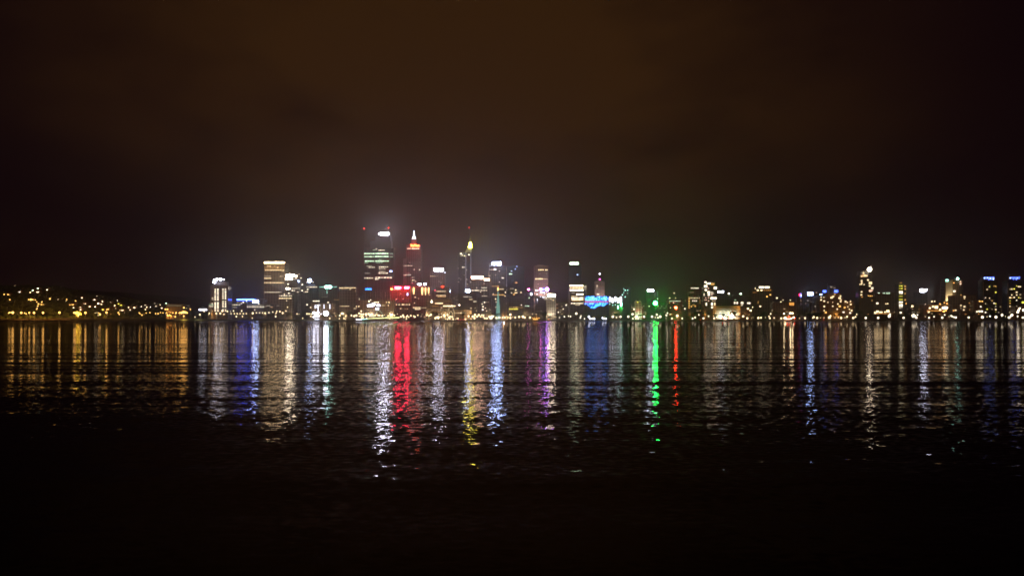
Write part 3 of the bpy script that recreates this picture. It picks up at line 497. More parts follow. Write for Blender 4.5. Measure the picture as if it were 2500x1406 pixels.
t.row(1722.6, 1726.5, 742.6, 1, 7, 'w', 2.4, .9).row(1736, 1741, 742, 1, 6, 'w', 2, .9).row(1736, 1741, 750, 1, 4.6, 'w', 2.2, .9).row(1743.5, 1747, 742, 1, 6, 'z', 1.6, .9)
t = Bld('office_building', 'dark block with paired white lights right of the bright apartment tower', 1751, 1786, 716, 2100, 22, DARKC, plant=False)
t.sign(1752, 1758.5, 710.3, 714.6, 'v', 9).sign(1760.8, 1766.8, 710, 715, 'v', 9).lamp(1779, 716.6, 1.8, 'w', 8)
t = Bld('apartment_building', 'dark block with three short cream windows above the floodlit pavilion', 1788, 1834, 722, 2050, 22, DARKC, plant=False)
t.lamp(1808.5, 717.3, 2, 'g', 7).lamp(1805, 717.5, 1, 'g', 3).row(1792, 1803, 739.4, 3, 5, 'w', 2, .6).row(1808.5, 1815.5, 739.4, 1, 5, 'w', 2.6, .95).row(1824, 1832, 740, 2, 4, 'w', 2, .9).row(1793, 1798, 732, 2, 2, 'g', .8, .7).row(1809, 1815, 745, 1, 2.6, 'w', .8)
t = Bld('pavilion', 'low wide white pavilion with a floodlit pleated front', 1746, 1807, 749, 1640, 16, WHITEC, piers=2.6, plant=False)
link('eave', MB().box(-t.W/2-1, t.W/2+1, -1.5, 17, t.H+.85, t.H+1.7).mesh('eave', WHITEC), t.root)
for x in (1755, 1765, 1775, 1785, 1796):
    g = bpy.data.lights.new('floodlight', 'SPOT'); g.energy = 26000; g.spot_size = math.radians(95); g.spot_blend = .6; g.color = (1, .95, .68); g.shadow_soft_size = .3
    go = link('floodlight', g, t.root, (PX(x, 1640)-t.xc, -10, 6.5)); go.rotation_euler = (math.radians(108), 0, 0)
t = Bld('apartment_tower', 'dark tower under a segmented cream rooftop window band, right of the pavilion', 1836, 1886, 706, 2050, 26, BROWN, plant=False)
t.block('penthouse', 1851, 1881, 699, 706, DARKC, 1.5, 18); t.sign(1853, 1865, 699.2, 703.2, 'w', 3.4).sign(1867, 1878.5, 699.2, 703.2, 'w', 3.4)
t.row(1843, 1845, 704, 1, 5, 'z', 1.2).dots([(1850, 708.6, 2.3, 'z'), (1859, 708.6, 2.2, 'z'), (1872.5, 724, 1.8, 'y'), (1880.5, 719.6, 1.6, 'y'), (1856, 747.8, 2, 'z'), (1895, 729, .1)], 'z', 2.6).row(1865, 1884, 708.6, 4, 3, 'o', .5, .6).row(1838, 1850, 714, 3, 2, 'o', .4, .6).row(1850, 1852, 738, 1, 7, 'y', .7)
t.dots([(1826, 753.5, 2.4), (1832.5, 758, 2.4), (1837.5, 750, 1.1)], 'z', 3.4)
t = Bld('apartment_building', 'brown midrise with a glowing amber balcony right of the segmented roof band', 1887, 1944, 738, 1960, 22, BROWN, plant=False)
t.dots([(1896.7, 727.5, 1.9), (1906.4, 736.6, 1.3), (1929.6, 732.5, 1.2), (1912, 732, .9)], 'z', 3).row(1927, 1939, 742, 2, 7, 'o', 1.3, .92).grid(1889, 1925, 743, 765, 6, 3, .3, 2, 'oz', .8)
t = Bld('office_building', 'dark block between a red and blue sign and a small white sign', 1944, 1996, 724, 2200, 24, CONC, plant=False)
t.sign(1949.6, 1953, 716, 723, 'R', 5, True).sign(1952.8, 1956.4, 715, 727, 'b', 4, True).sign(1954, 1957, 717, 725, 'v', 3, True).sign(1971.6, 1984.6, 714, 720.6, 'c', 14).dots([(1993, 714.3, 1.3, 'k')], 'k', 1.5)
t.mast(1989.5, 704, 724, .3).grid(1948, 1994, 730, 752, 8, 3, .25, 1.6, 'wk', .6)
# --- right-hand apartments
t = Bld('apartment_tower', 'dark tower with two blue lights flanking its roof mast', 2008, 2046, 716, 2150, 24, DARKC, plant=False)
t.sign(2008.8, 2016.8, 708.4, 714, 'b', 5).sign(2036.8, 2045.6, 708, 714, 'b', 5).mast(2022, 691, 716, .5, WHITEC).row(2027, 2034, 700, 2, 3, 'w', .4).row(2034, 2040, 703.3, 2, 2, 'z', .4); t.block('penthouse', 2026, 2041, 698, 716, DARKC, 2, 14)
t = Bld('apartment_block', 'broad pyramid shaped apartment cluster speckled with amber windows', 2002, 2060, 726, 1880, 24, BROWN, piers=5, plant=False)
t.block('side_wing', 2060, 2084, 736, 778, BROWN, 2, 22); t.block('upper_storeys', 2022, 2054, 717, 726, BROWN, 2, 18)
t.dots([(2004.6, 725.4, 1.5), (2004.6, 732, 1.9), (2012.4, 735, 2), (2011.3, 726, 1.2), (2030, 726.6, 2.6), (2034, 724, 2.2), (2038.4, 718, 1.2, 'y'), (2052, 722.6, 1.6), (2050, 727.6, 2.8), (2053, 732, 1.4), (2052.4, 736, 2), (2045.6, 742, 1.7), (2050, 747.6, 2.6, 'y'), (2064.2, 735.8, 2), (2068.6, 738.4, 1.4), (2076.5, 736, 1.5), (2077, 743, 2), (2062, 750.6, 2.2, 'y'), (2070, 748.6, 1.2), (2073.6, 755, 1.3), (2012.4, 748, 2), (2012, 758, 1.4), (2044, 754.6, 1.8), (2033, 747.6, 1.6), (2033, 738, 1), (2021, 738, 1.2), (2059.3, 762, 2.3, 'w'), (2075.6, 763.8, 2.2, 'w'), (2016, 762.6, 2.4, 'y'), (2079, 758, 2)], 'z', 2)
t = Bld('apartment_tower', 'slim stepped tower with clustered amber windows and one white roof beacon', 2098, 2132, 672, 2000, 24, DARKC, piers=5, plant=False)
t.block('upper_storeys', 2101, 2120, 662, 672, DARKC, 2, 16); t.mast(2122.4, 659, 673, .5).lamp(2122.4, 657.8, 5.2, 'w', 26).sign(2117, 2128, 655.4, 661, 'w', 18, True)
t.dots([(2103.4, 674.6, 1.9), (2108.4, 667, 2.2), (2111, 673, 3), (2116, 673, 2.2), (2108, 662.8, 1), (2119, 683.6, 2.4), (2103.5, 685.6, 1.9), (2104, 690, 2), (2099.4, 694.4, 1.5), (2103.4, 694, 1.6), (2109.5, 694.6, 1.5), (2125, 691, 4), (2123.6, 698, 2.4), (2129.4, 703.4, 2.9, 'w'), (2124.6, 710, 3, 'k'), (2129, 709, 1.8, 'k'), (2103.4, 712.5, 2), (2103, 719.6, 2), (2104.6, 725, 1.2, 'o'), (2120, 722, 1.3, 'y'), (2124.6, 722.6, 1.6, 'y'), (2129, 722.6, 1.2, 'y'), (2129, 733.6, 1, 'y')], 'z', 1.7)
t.put('balcony_glow', 2103, 2118, 671, 675.6, 'o', 1)
t = Bld('apartment_building', 'wide low apartment row with a lit ground floor beside the slim stepped tower', 2134, 2190, 714, 2020, 24, CONC, plant=False)
t.row(2155, 2161, 715.6, 2, 3, 'g', .9, .7).row(2163, 2173, 715.6, 4, 4, 'g', .9, .85).dots([(2141.8, 740.5, 2.6, 'w'), (2162.6, 741.3, 1.3), (2167, 741.3, 1.6), (2146, 715.4, 1.3, 'g')], 'z', 2.2)
t.dots([(2136.6, 763.6, 2.4), (2142, 760.6, 3), (2148.6, 762, 2), (2152.6, 762, 1.8), (2161, 761.6, 1.9), (2167.6, 759.6, 3.6), (2185.6, 762, 2.2), (2190.6, 762, 2.2)], 'z', 3)
t.put('lit_awning', 2136, 2192, 764.8, 766.4, 'o', .8)
t = Bld('apartment_tower', 'narrow tower made of two warm lit window columns', 2193, 2213, 694, 2000, 20, DARKC, piers=5, plant=False)
for k, y in enumerate((698, 704.6, 712.4, 715.6, 723, 731, 737.6, 744, 747.6, 752)):
    t.row(2195, 2204.5, y, 2, 3.4, 'Y' if k in (0, 1, 4, 5) else 'w', [.8, .9, 2.6, 1.8, .5, .7, 2, 2.6, 2, .5][k], .85)
    if k in (0, 1, 3, 5): t.row(2208, 2212, y+1, 1, 4, 'y', .8, .9)
t.row(2196, 2203, 690, 2, 1.6, 'y', .8); t.dots([(2212, 741, 1.4, 'o'), (2199, 763, 2.4, 'w')], 'w', 2.4)
t = Bld('office_building', 'unlit block under one isolated jagged white roof light', 2240, 2265, 713, 2150, 22, DARKC, plant=False)
t.sign(2244.6, 2262, 705, 712.4, 'v', 13, True).sign(2246, 2258, 706, 713, 'v', 11).dots([(2262.5, 706.6, 1.6)], 'v', 8)
t = Bld('apartment_building', 'low apartments with an orange lit terrace of bright windows', 2256, 2318, 745, 1860, 22, REDB, plant=False)
t.dots([(2270, 752, 2.2), (2278, 748.6, 2.4), (2286, 750, 4), (2295.4, 756, 2.4), (2267.6, 762, 2), (2275.6, 764.6, 2), (2304, 760, 2.4, 'y'), (2309, 758, 2, 'y'), (2275, 736, 1.8), (2282, 735.6, 1.4), (2227.4, 747.4, 2.4), (2259, 742, .8), (2295, 742, 1.6, 'o'), (2305.5, 739, 1.4, 'o'), (2312, 741, 1.6, 'o')], 'z', 3.2)
t.sign(2299.5, 2314, 748.4, 754.6, 'w', 9, True); t.put('terrace_glow', 2262, 2300, 757.8, 759.4, 'o', 1.3); t.put('terrace_glow', 2266, 2318, 744.8, 745.8, 'o', .5)
t = Bld('apartment_tower', 'tower with a gold floodlit ribbed corner beside amber windows', 2308, 2351, 683, 1990, 24, BROWN, piers=5, plant=False)
D = 1990
b = MB()
for k in range(6):
    x = 2309.2+k*2.7; b.box(PX(x, D)-t.xc, PX(x+1.7, D)-t.xc, -1.5, -.1, PZ(735, D)-t.zb, PZ(686, D)-t.zb)
link('ribbed_corner', b.mesh('ribbed_corner', WHITEC), t.root)
for k in range(3):
    g = bpy.data.lights.new('floodlight', 'SPOT'); g.energy = 60000; g.spot_size = math.radians(70); g.spot_blend = .5; g.color = (1, .72, .34); g.shadow_soft_size = .4
    go = link('floodlight', g, t.root, (PX(2311.5+k*5, D)-t.xc, -9, PZ(741, D)-t.zb)); go.rotation_euler = (math.radians(160), 0, 0)
t.sign(2308.6, 2315.6, 682, 688.4, 't', 3.4).lamp(2337.2, 680.4, 2.8, 't', 20).row(2323, 2326, 690, 2, 14, 'y', .5, .5)
t.dots([(2328.4, 690.6, 1.6, 'o'), (2344.6, 687.6, 1.6, 'k'), (2345, 693, 1.8, 'k'), (2330, 711, 2.7, 'w'), (2329.5, 727, 2.6, 'z'), (2336, 725, 1.2, 'y'), (2329.4, 737.5, 2.3, 'z'), (2335.6, 748, 1.5, 'k'), (2346, 720.6, 1.2, 'o')], 'z', 2.4)
t.row(2309, 2318, 732.6, 3, 4, 'z', 2, .6)
t = Bld('apartment_building', 'midrise apartments speckled with amber windows right of the ribbed gold corner', 2326, 2382, 721, 1900, 22, BROWN, plant=False)
t.dots([(2354.8, 724.6, 2.3), (2354.6, 729, 1.4), (2346, 745.6, 1.8), (2354.5, 748.6, 2.4), (2328, 758, 2, 'y'), (2333, 757.4, 2), (2353, 756.4, 2), (2346, 752, .8), (2366, 740, 1, 'o'), (2367, 756, 1.2, 'o'), (2371, 765, 1, 'k')], 'z', 1.5)
t.row(2378, 2391, 741.4, 5, 4, 'Y', .7, .8).grid(2330, 2380, 762, 772, 6, 1, .5, 2, 'yo', .8)
t = Bld('apartment_building', 'low block with yellow balconies and bright white windows left of the first blue crown', 2378, 2402, 734, 1850, 18, BROWN, plant=False)
t.dots([(2391.6, 735.4, 1.8, 'y'), (2398, 735.6, 1.6, 'y'), (2394.4, 748.6, 1.6, 'w'), (2385, 760.6, 1.8, 'w'), (2391, 760, 2.3, 'w'), (2397, 760, 2.4, 'w')], 'w', 2.6)
for xo, lab, cb in ((2400, 'slim tower wearing a ragged blue white crown, the left one of two', 2402), (2460, 'slim tower wearing a ragged blue white crown, the right one of two', 2465)):
    t = Bld('apartment_tower', lab, xo, xo+36, 685, 1980, 24, DARKC, piers=5, plant=False)
    for k in range(7):
        x = cb+k*3.6+R.uniform(-.4, .4); hh = R.uniform(2.5, 6.5); t.sign(x, x+R.uniform(1.5, 2.6), 677.2-(k == 6)*1, 677.2+hh, 'b' if R.random() < .5 else 'c', 4.5)
    t.sign(cb, cb+25, 676.6, 678.2, 'b', 4)
    t.block('crown_frame', cb, cb+25, 677, 685, DARKC, 1.5, 14)
    t.put('edge_fin', xo+.4, xo+1.6, 688, 770, WHITEC, 0, .4, -.5)
    xs = (xo+6, xo+10, xo+16, xo+22, xo+27, xo+31)
    for j in range(11):
        for x in xs:
            if R.random() < .34: t.dots([(x, 692+j*7+R.uniform(-1, 1), R.uniform(1, 2))], R.choice('zzwyY'), round(R.uniform(.6, 2.4)*2)/2)
t = Bld('apartment_building', 'bright lit low block at the right end of the waterfront', 2478, 2530, 748, 1780, 18, BROWN, plant=False)
t.dots([(2484.6, 762, 2.6), (2486.6, 757.4, 2.4), (2489.4, 752.6, 2), (2499, 757, 3), (2497, 738, 2, 'Y')], 'w', 4)
# darker infill blocks that close the skyline behind
fill = [(578, 614, 744, 'dull block behind the blue strip office'), (703, 745, 724, 'dull block in front of the domed roof tower'), (778, 792, 716, 'narrow dull block between two square dark towers'),
        (868, 889, 722, 'dull block left of the tallest tower'), (1092, 1120, 722, 'dull block behind the oval sculpture'), (1226, 1244, 700, 'narrow dull block right of the twin blue white signs'),
        (1358, 1388, 738, 'dull low block left of the fully lit block'), (1541, 1580, 742, 'dull low block behind the twin gabled building'), (1606, 1634, 738, 'dull low block between green and red beacons'),
        (1662, 1682, 728, 'dull block right of the red beacon'), (1700, 1762, 742, 'dull low block behind the bright apartment tower'), (1984, 2006, 738, 'dull block left of the amber speckled cluster'),
        (2084, 2100, 744, 'dull low block left of the slim stepped tower'), (2214, 2256, 742, 'dull low block below the isolated jagged roof light'), (2436, 2462, 744, 'dull low block between the two blue crowned towers')]
for x0, x1, y0, lab in fill:
    t = Bld('infill_building', lab, x0, x1, y0, 2420-(y0 > 730)*380, 24, R.choice([CONC, DARKC, BROWN]), plant=False)
    t.grid(x0+1, x1-1, y0+3, 768, max(3, int((x1-x0)/4)), 6, .22, 1.5, 'wzyk', .9, .5)

# --- glass spire bell tower with copper sails
t = thing('bell_tower', (PX(1216, 1620), 1620, 1.4), 'slim pale green glass spire rising from copper sails by the shore', 'tower')
D = 1620
def zl(py): return PZ(py, D)-1.4
link('glass_shaft', MB().lathe([(4.5, 0), (3.4, zl(748)), (2.2, zl(735)), (1.5, zl(722)), (.9, zl(712)), (.5, zl(706))], 6).mesh('glass_shaft', emis((.35, .75, .62), .5)), t)
link('spire', MB().lathe([(.55, zl(706)), (.35, zl(699)), (.1, zl(696))], 6).mesh('spire', emis(COL['y'], 2)), t)
link('lantern', blob(emis(COL['y'], 7)), t, (-.2, 0, zl(706)), (2.6, 2.6, 6))
link('lantern', blob(emis(COL['t'], 3)), t, (0, 0, zl(727)), (2.6, 2.6, 6))
for x, w_, h_ in ((-6, 7, 15), (9, 8, 20), (16, 6, 24), (-13, 5, 10)):
    b = MB(); b.prism([(x-w_*.3, 0), (x+w_*.4, 0), (x+w_*.5, h_*.5), (x+w_*.2, h_), (x-w_*.2, h_*.55)], 2, 2.6); link('copper_sail', b.mesh('copper_sail', COPPER), t)
g = bpy.data.lights.new('sail_floodlight', 'POINT'); g.energy = 9000; g.color = (1, .72, .35); g.shadow_soft_size = .5; link('sail_floodlight', g, t, (12, -7, 3))

# ---------------------------------------------------------------- footbridge, sculpture, boats
D = 1506
t = thing('footbridge', (PX(922, D), D, 0), 'curving footbridge with two pale arches, lit white at one end and yellow at the other', 'bridge')
x0 = PX(922, D)
def arc(a, bb, yb, yt, n=16): return [(PX(a+(bb-a)*k/n, D)-x0, 0, PZ(yb-(yb-yt)*math.sin(math.pi*k/n), D)) for k in range(n+1)]
dk = MB().tube([(PX(868+108*k/12, D)-x0, 1.5, 2.2+2.6*math.sin(math.pi*k/12*.8)) for k in range(13)], .8, 6); link('deck', dk.mesh('deck', CONC), t)
for a, bb, ya, yb, c, L in ((869, 884, 779.8, 779.5, 'v', 10), (884, 897, 779.3, 778.6, 't', 5), (897, 912, 778, 777, 'Y', 3), (912, 938.6, 776.8, 776.4, 'Y', 5), (940.5, 975, 775.6, 775.2, 'Y', 6)):
    link('strip_light', MB().tube([(PX(a, D)-x0, 0, PZ(ya, D)), (PX(bb, D)-x0, 0, PZ(yb, D))], .42, 6).mesh('strip_light', emis((.9, .95, .35) if c == 'Y' else COL[c], L*.8)), t)
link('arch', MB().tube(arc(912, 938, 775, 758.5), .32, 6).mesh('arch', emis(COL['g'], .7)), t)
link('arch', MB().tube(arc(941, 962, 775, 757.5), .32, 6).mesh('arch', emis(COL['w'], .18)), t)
for x in (880, 900, 920, 940, 960): link('pier', MB().box(PX(x, D)-x0-.5, PX(x, D)-x0+.5, 1, 2, -1.3, 2.4).mesh('pier', CONC), t)
D = 1540
t = thing('sculpture', (PX(1101, D), D, 1.5), 'tall oval loop sculpture with a smaller lit loop inside', 'sculpture')
for cx, rx, yt, yb, L in ((1101, 7.8, 749.5, 781, .8), (1100.6, 4.2, 759.8, 783, 1.1)):
    X = PX(cx, D)-PX(1101, D); rX = rx/F*D; zt, zb = PZ(yt, D)-1.5, PZ(yb, D)-1.5; zc, rZ = (zt+zb)/2, (zt-zb)/2
    pts = [(X+rX*math.sin(2*math.pi*k/36), 0, max(0, zc-rZ*math.cos(2*math.pi*k/36))) for k in range(37)]
    link('loop', MB().tube(pts, .42, 6).mesh('loop', emis(COL['z'], L)), t)
def boat(name, label, px, D, L_, H_, cabin_c, lamps, hullm=WHITEC, mast=0):
    t = thing(name, (PX(px, D), D, 0), label, 'boat')
    b = MB(); n = 12; sec = []
    for k in range(n+1):
        u = k/n*2-1; w_ = 2.6*(1-abs(u)**3)+.15; x = u*L_/2; z = 1.7+.7*abs(u)**2
        i = len(b.v); b.v += [(x, -w_, z), (x*.94, -w_*.6, -.6), (x*.94, w_*.6, -.6), (x, w_, z)]
        if k: j = i-4; b.f += [(j, j+1, i+1, i), (j+1, j+2, i+2, i+1), (j+2, j+3, i+3, i+2), (j+3, j, i, i+3)]
    b.f += [(0, 3, 2, 1), (len(b.v)-4, len(b.v)-3, len(b.v)-2, len(b.v)-1)]
    link('hull', b.mesh('hull', hullm), t)
    link('cabin', MB().box(-L_*.3, L_*.24, -1.7, 1.7, 1.72, 1.72+H_).mesh('cabin', WHITEC), t)
    m_ = 6
    for k in range(m_):
        x = -L_*.28+L_*.5*k/m_; link('cabin_window', MB().box(x, x+L_*.06, -1.78, -1.6, 2.3, 1.3+H_).mesh('cabin_window', emis(COL[cabin_c], 3.5)), t)
    if mast: link('mast', MB().tube([(0, 0, 1.7+H_), (0, 0, mast)], .25, 6, .12).mesh('mast', emis(COL['v'], .9)), t)
    for x, z, r, c, L in lamps: link('deck_lamp', blob(emis(COL[c], L)), t, (x, -1.9, z), (2*r, 2*r, 2*r))
    return t
boat('moored_ship', 'white floodlit ship with a tall mast beside the huge white floodlight', 775, 1488, 17, 3.2, 'v', [(-6, 15, 2.6, 'v', 9), (1.5, 15.6, 2.2, 'v', 8), (-1.5, 10.5, 2.6, 'v', 8), (2, 9.5, 2.2, 'v', 7), (-7, 7.3, 1.4, 'v', 8), (7, 13, 1, 'v', 6), (-3, 8.5, 2, 'v', 7)], mast=26)
boat('ferry', 'yellow lit ferry moored at the dark tree lined shore', 1308, 1490, 17, 2.6, 'o', [(-6, 5.5, .5, 'o', 6), (-2, 6, .5, 'o', 6), (2, 6, .6, 'y', 7), (6, 5.4, .6, 'o', 7), (1, 10, .4, 'o', 4)], COPPER)
boat('tour_boat', 'orange and white lit boat with a small mast near the red glow on the shore', 1925, 1490, 20, 3.4, 'k', [(-9, 13.5, 1.1, 'z', 14), (-7, 5.2, 2.1, 'z', 18), (3, 14.5, 1.5, 'z', 16), (7, 14.5, 1.3, 'z', 14), (9, 6.5, 1.3, 'k', 14), (5, 5, 1, 'z', 12), (-3, 5, .9, 'r', 25), (1, 7.5, .8, 'r', 25), (11, 5, .8, 'r', 20)], REDB, 17)
boat('moored_boat', 'small boat with orange hull light below the floodlit pavilion', 1770, 1492, 12, 1.8, 'k', [(-5, 5, .7, 'r', 10), (-1, 5.4, 1.1, 'w', 12), (1.5, 5.2, .9, 'w', 10), (6, 5.4, .6, 'r', 12)])

# ---------------------------------------------------------------- lamps
LAND = [(0, 'under the dark hillside'), (160, 'where the lit grass strip begins'), (260, 'on the left part of the lit grass strip'), (340, 'below the end of the wooded hill'), (400, 'below the flat roofed hall'), (470, 'below the white strip sign'),
        (514, 'below the four column tower'), (560, 'below the blue roof edge strip'), (640, 'below the gold crowned tower'), (700, 'left of the white floodlit ship'), (742, 'around the white floodlit ship'), (812, 'left of the footbridge'), (868, 'above the white footbridge end'), (912, 'beside the footbridge arches'), (965, 'below the red lettered tower'),
        (1030, 'left of the oval sculpture'), (1080, 'around the oval sculpture'), (1115, 'right of the oval sculpture'), (1150, 'below the yellow tipped tower'), (1190, 'below the green glass spire'), (1236, 'right of the copper sails'), (1290, 'by the yellow lit ferry'), (1330, 'below the beige floodlit block'), (1390, 'below the fully lit cream block'),
        (1430, 'below the blue light screen'), (1487, 'below the white oval panels'), (1540, 'below the twin gabled building'), (1580, 'below the green beacon'), (1625, 'below the red beacon'), (1680, 'below the bright apartment tower'), (1746, 'below the floodlit pavilion'), (1810, 'right of the floodlit pavilion'), (1860, 'below the segmented roof band'), (1905, 'around the red lit boat'),
        (1950, 'below the red and blue sign'), (2000, 'below the amber speckled cluster'), (2090, 'below the slim stepped tower'), (2140, 'below the low apartment row'), (2192, 'below the narrow two column tower'), (2240, 'below the isolated roof light'), (2290, 'below the ribbed gold corner'), (2360, 'left of the first blue crown'), (2400, 'below the left blue crown'), (2440, 'between the blue crowned towers'), (2462, 'below the right blue crown')]
def landmark(px):
    s = LAND[0][1]
    for a, t_ in LAND:
        if px >= a: s = t_
    return s
PL = {}
LK = {'y': .2, 'z': .20, 'w': .16, 'v': .5}
def head(c, L): return blob(emis(COL[c], L))
pole_mesh = MB().lathe([(.16, 0), (.09, 1)], 6).mesh('pole', METAL)
arm_mesh = MB().tube([(0, 0, 0), (0, -.7, .35), (0, -1.4, .4)], .07, 5).mesh('lamp_arm', METAL)
lamps = []
def L_(s, c='w', L=16, r=1.0, D=None):
    for p in s.split():
        q = p.split(','); x, y = float(q[0]), float(q[1]); rr = float(q[2]) if len(q) > 2 else r; lamps.append((x, y, rr, c, L, D))
L_('21,764,1 24,763,1.3 31,763,2.4 52,763.5,1.9 60,764 64,766 71.5,763.5,1.6 83,763.5,2.1 105,763.5,2.1 145,763,2.1 181,763.5,1.7 184,763.5,1.6 194,768,1.2 208.5,763.5,2 232,764,.8 244,767.5,1.8 240,770,.9 260,762.5,1.9 289,763,1.2 291,767,1 303,764,.6', 'y', 26)
L_('237,763,.9 241,764 261,756,1.2 340,763.5,1.1 342,766,1 346.5,769,1.3 357,764,1 366,763,1.2 380,765.5,1.2 386,765.5,1.3 392,763,1 398,763.5,1.1', 'y', 18)
L_('86,732,1.4 90,737,1.3 94,742,1.8 92,747,1.4 89.5,754.5,1.4 91,751,.9 102,737.5,1.6 75,731.5,2.6 70,731.5,1.4 80,731.5,1.6 122,729.5,2 163,731,1.4 161,735,.8 184.5,734.5,1.5 24,731.5,1.5 142,731,.8', 'y', 18)
L_('406,764 409,769.5,1.5 422,763.5,1 424,772,.7 428,773,1.3 430,763.5,1.4 438,764,1.4 443,763.5,2.2 448,762,2.6 453,762.5,2.2 457,764,1.3 448.5,771.5,1.4 464,755,2 450,751,1.6 455,753,.8', 'y', 24)
L_('476,774,1 488,768,1.6 498,760,1.2 509.5,768,.7 511,765,1.4 518,758.5,.8 528,765,1.8 538,765,1.9 543,759,2 546,767.5,1.2 555,760,1.4 564,765.5,1.1 563,760,.7 572,765.5,1.2 570,759,1.3 577,772.5,1.4 579,765.5,1.2 586,765.5,1.1 590,759,1.4 592,772.5,1.1 594,765.5,1.2 601,765.5,1.2 617,764.5,1.9 626,763.5,1.2 634,763.5,1.1 641,763.5,1.1 647.5,764.5,1.7 656.5,763,1.3 666,761.5,1.2 674,764,1.2 673,772.5,1.5 676,760,1.2 683.5,760.5,1.5 690,764,1.7 698,759,1.2 616,776.5,1', 'z', 15)
L_('702,750,1.2 725,766,1.2 739,777,1.1 749.5,766,1.5 754.5,766,1.4 760,766.5,1.4 759,772.3,1.2 766,773,1.7 805,777,1.3 816.5,765,.8 820,772,.8 829.5,770.3,1.7 834.5,765.3,2.3 838,765.5,1.8 844,771.7,1.2 828.5,778,1 839,777,1.1 842,778.5,1.1 858,770,1.6 865,771.3,2', 'z', 15)
lamps.append((795.5, 764.8, 5.1, 'v', 44, 1512))
L_('870,770,2 877,765,1.9 882,767,2.1 887,767,1.8 885,771.5,1.5 881,772,1.3 893.5,767,2.3 900,766.7,2.3 903,771,1.6 894,769.5,1.6 907.5,767,2 877,772,1 882,759.5,1.6 883,775.5,1.6 887,775,1.3 895,776,1', 'z', 15)
L_('913.5,771,1.5 916.5,769.3,1.8 920,767,1.8 923.5,769.7,1.8 927,770.3,1.6 933,771,1.7 938.5,768.5,1 947.5,771,1.3 951,770,1 962.5,769.7,1.6 946,777,1.3 951.5,778,1.6 958,778,1.2 966.5,781,1.1', 'z', 15)
L_('978.5,773,1.7 983.8,770,1.9 985.5,773.8,1.7 992,774,1.3 994.5,771,1.5 998,774,1.1 992,778.5,1.2 1003,770.5,1.5 1012.5,773.5,1.8 1020,769.5,1.3 1010,771,1.1 1028,772,.8 1036,774,.8 1042,770,1.2 1052,768.3,2 1048,771,1.2 1063,776.5,2.1 1067,774.3,2 1071,774.3,2.1 1070,777,1.7 1077.3,773.5,1.4', 'z', 15)
L_('1084,769.5,2.1 1085.5,773,1.5 1092.3,768.5,1.8 1096,774.5,1.6 1099.5,773,1.6 1103.5,773.5,1.5 1098,777.5,1.5 1088,778.3,1 1092.6,779,1.3 1106.5,779.3,1.3 1112,779.3,.9 1116,777.5,1.1 1118.5,777,1.1 1136.5,779,1.6 1071.5,767.5,.9', 'z', 15)
L_('1144,771.8,1.9 1154,772.6,2.1 1159.5,769,2.2 1159,774,1.2 1158.5,777,1.8 1164.6,772.8,1.8 1168.8,769,2 1176.5,769,1.5 1173.5,773,1.5 1180.8,769.5,1.3 1180,773,1.4 1183.5,776.7,1.7 1188.5,777,1.7 1150,778,1', 'z', 15)
L_('1194,773,1.6 1197,774.5,2.4 1201,773,2.6 1205,772,1.5 1198,777,1.8 1201,777.5,1.2 1211.8,776,2 1217.5,775.2,1.6 1220.5,775,1.4 1227,775.3,1.4 1232.5,775,1.6 1229,771.5,.8 1237,772.5,1 1238,778,.9', 'w', 16)
L_('1246,768,2.2 1246,776,2 1258,775,1.6 1267.5,773.6,2 1276.5,773,2.4 1281,775,1.8 1294,775,1.8 1240,775,1.3 1309,767,.9 1252,774,.9', 'z', 15)
L_('1335,773,.9 1355,773,.8 1366,775,1.1 1358,774,.6 1378,773,1.4 1388,771.5,1.3 1393,772.3,1.4 1375,754.5,1.1 1382,745,1.4 1363,762,1.2 1407,765.3,2.4 1417,775.5,1.7 1418.5,771,1.3 1427,778,1.3', 'w', 15)
L_('1438,773,1.9 1441,778,1.4 1446,778,1.3 1451,778.3,1.4 1450,773,.7 1471,776,1.3 1474,778,1.2 1475.5,774,.9 1479,778,1.4', 'v', 15)
L_('1496,773.2,2.2 1505,774.8,1.3 1515,773,2.1 1534,773,2.1 1544.3,766.8,2.3 1548,755,1.7 1553,773.3,2.3 1548.5,774,1 1545,777.8,1.6 1552.5,778,1.3 1557.5,778,1.2', 'w', 16)
L_('1572.5,773,2.1 1592,773,2.2 1603.5,768,1.8 1600,774.8,1.1 1606.5,775.3,1.5 1612,773,2.3 1607,747,.8 1584.5,747.5,1', 'w', 16)
L_('1627,769.5,1.8 1629.5,764.3,1.5 1636,767.5,1.1 1626,777,.9 1640.5,777.5,1.7 1653.5,771,2.5 1665.5,777.3,1.7 1672,753.5,1.4', 'w', 15)
L_('1691,777.3,1.7 1697,775,1.7 1706.3,768.5,1.3 1717.5,777,1.9 1730,772,1.4 1743.5,777,1.8 1742,771,.8', 'w', 15)
L_('1779,766.8,1.5 1798,767.5,1.3 1814.5,772,2.2 1824.5,777,2 1835,776,.6 1838.5,775,.6 1851.5,776,2.1 1858,775.5,1.7 1869,775,.9 1877.5,772,1.3 1879.5,776.5,1.8 1881.5,766,1.5 1890,776,1.3 1907.5,777,1.8 1965.5,776.5,1.9 1952,777,.9', 'z', 15)
L_('1987,774,1.9 1984.5,776,1.1 1995,776,2 2003,776,.9 2011.5,775.5,1 2024.5,775,2.5 2027.5,771,1.8 2038.5,775.5,.9 2046.5,775,1 2053.5,776,2.2 2063,775,1 2068,773,1.7 2083,776,2.2 2088.5,773.5,1.5 2091.5,767.5,1.2', 'z', 15)
L_('2113.7,776,2.2 2144,775.8,2.2 2171,771.8,2.8 2173,767,1.6 2148,768,.6 2206,775.6,2 2230.5,768.5,2 2229,772.5,2.1 2234,771.5,2.2 2237.3,775.5,1.9 2240,769,1.2 2226.5,770,1.2', 'w', 18)
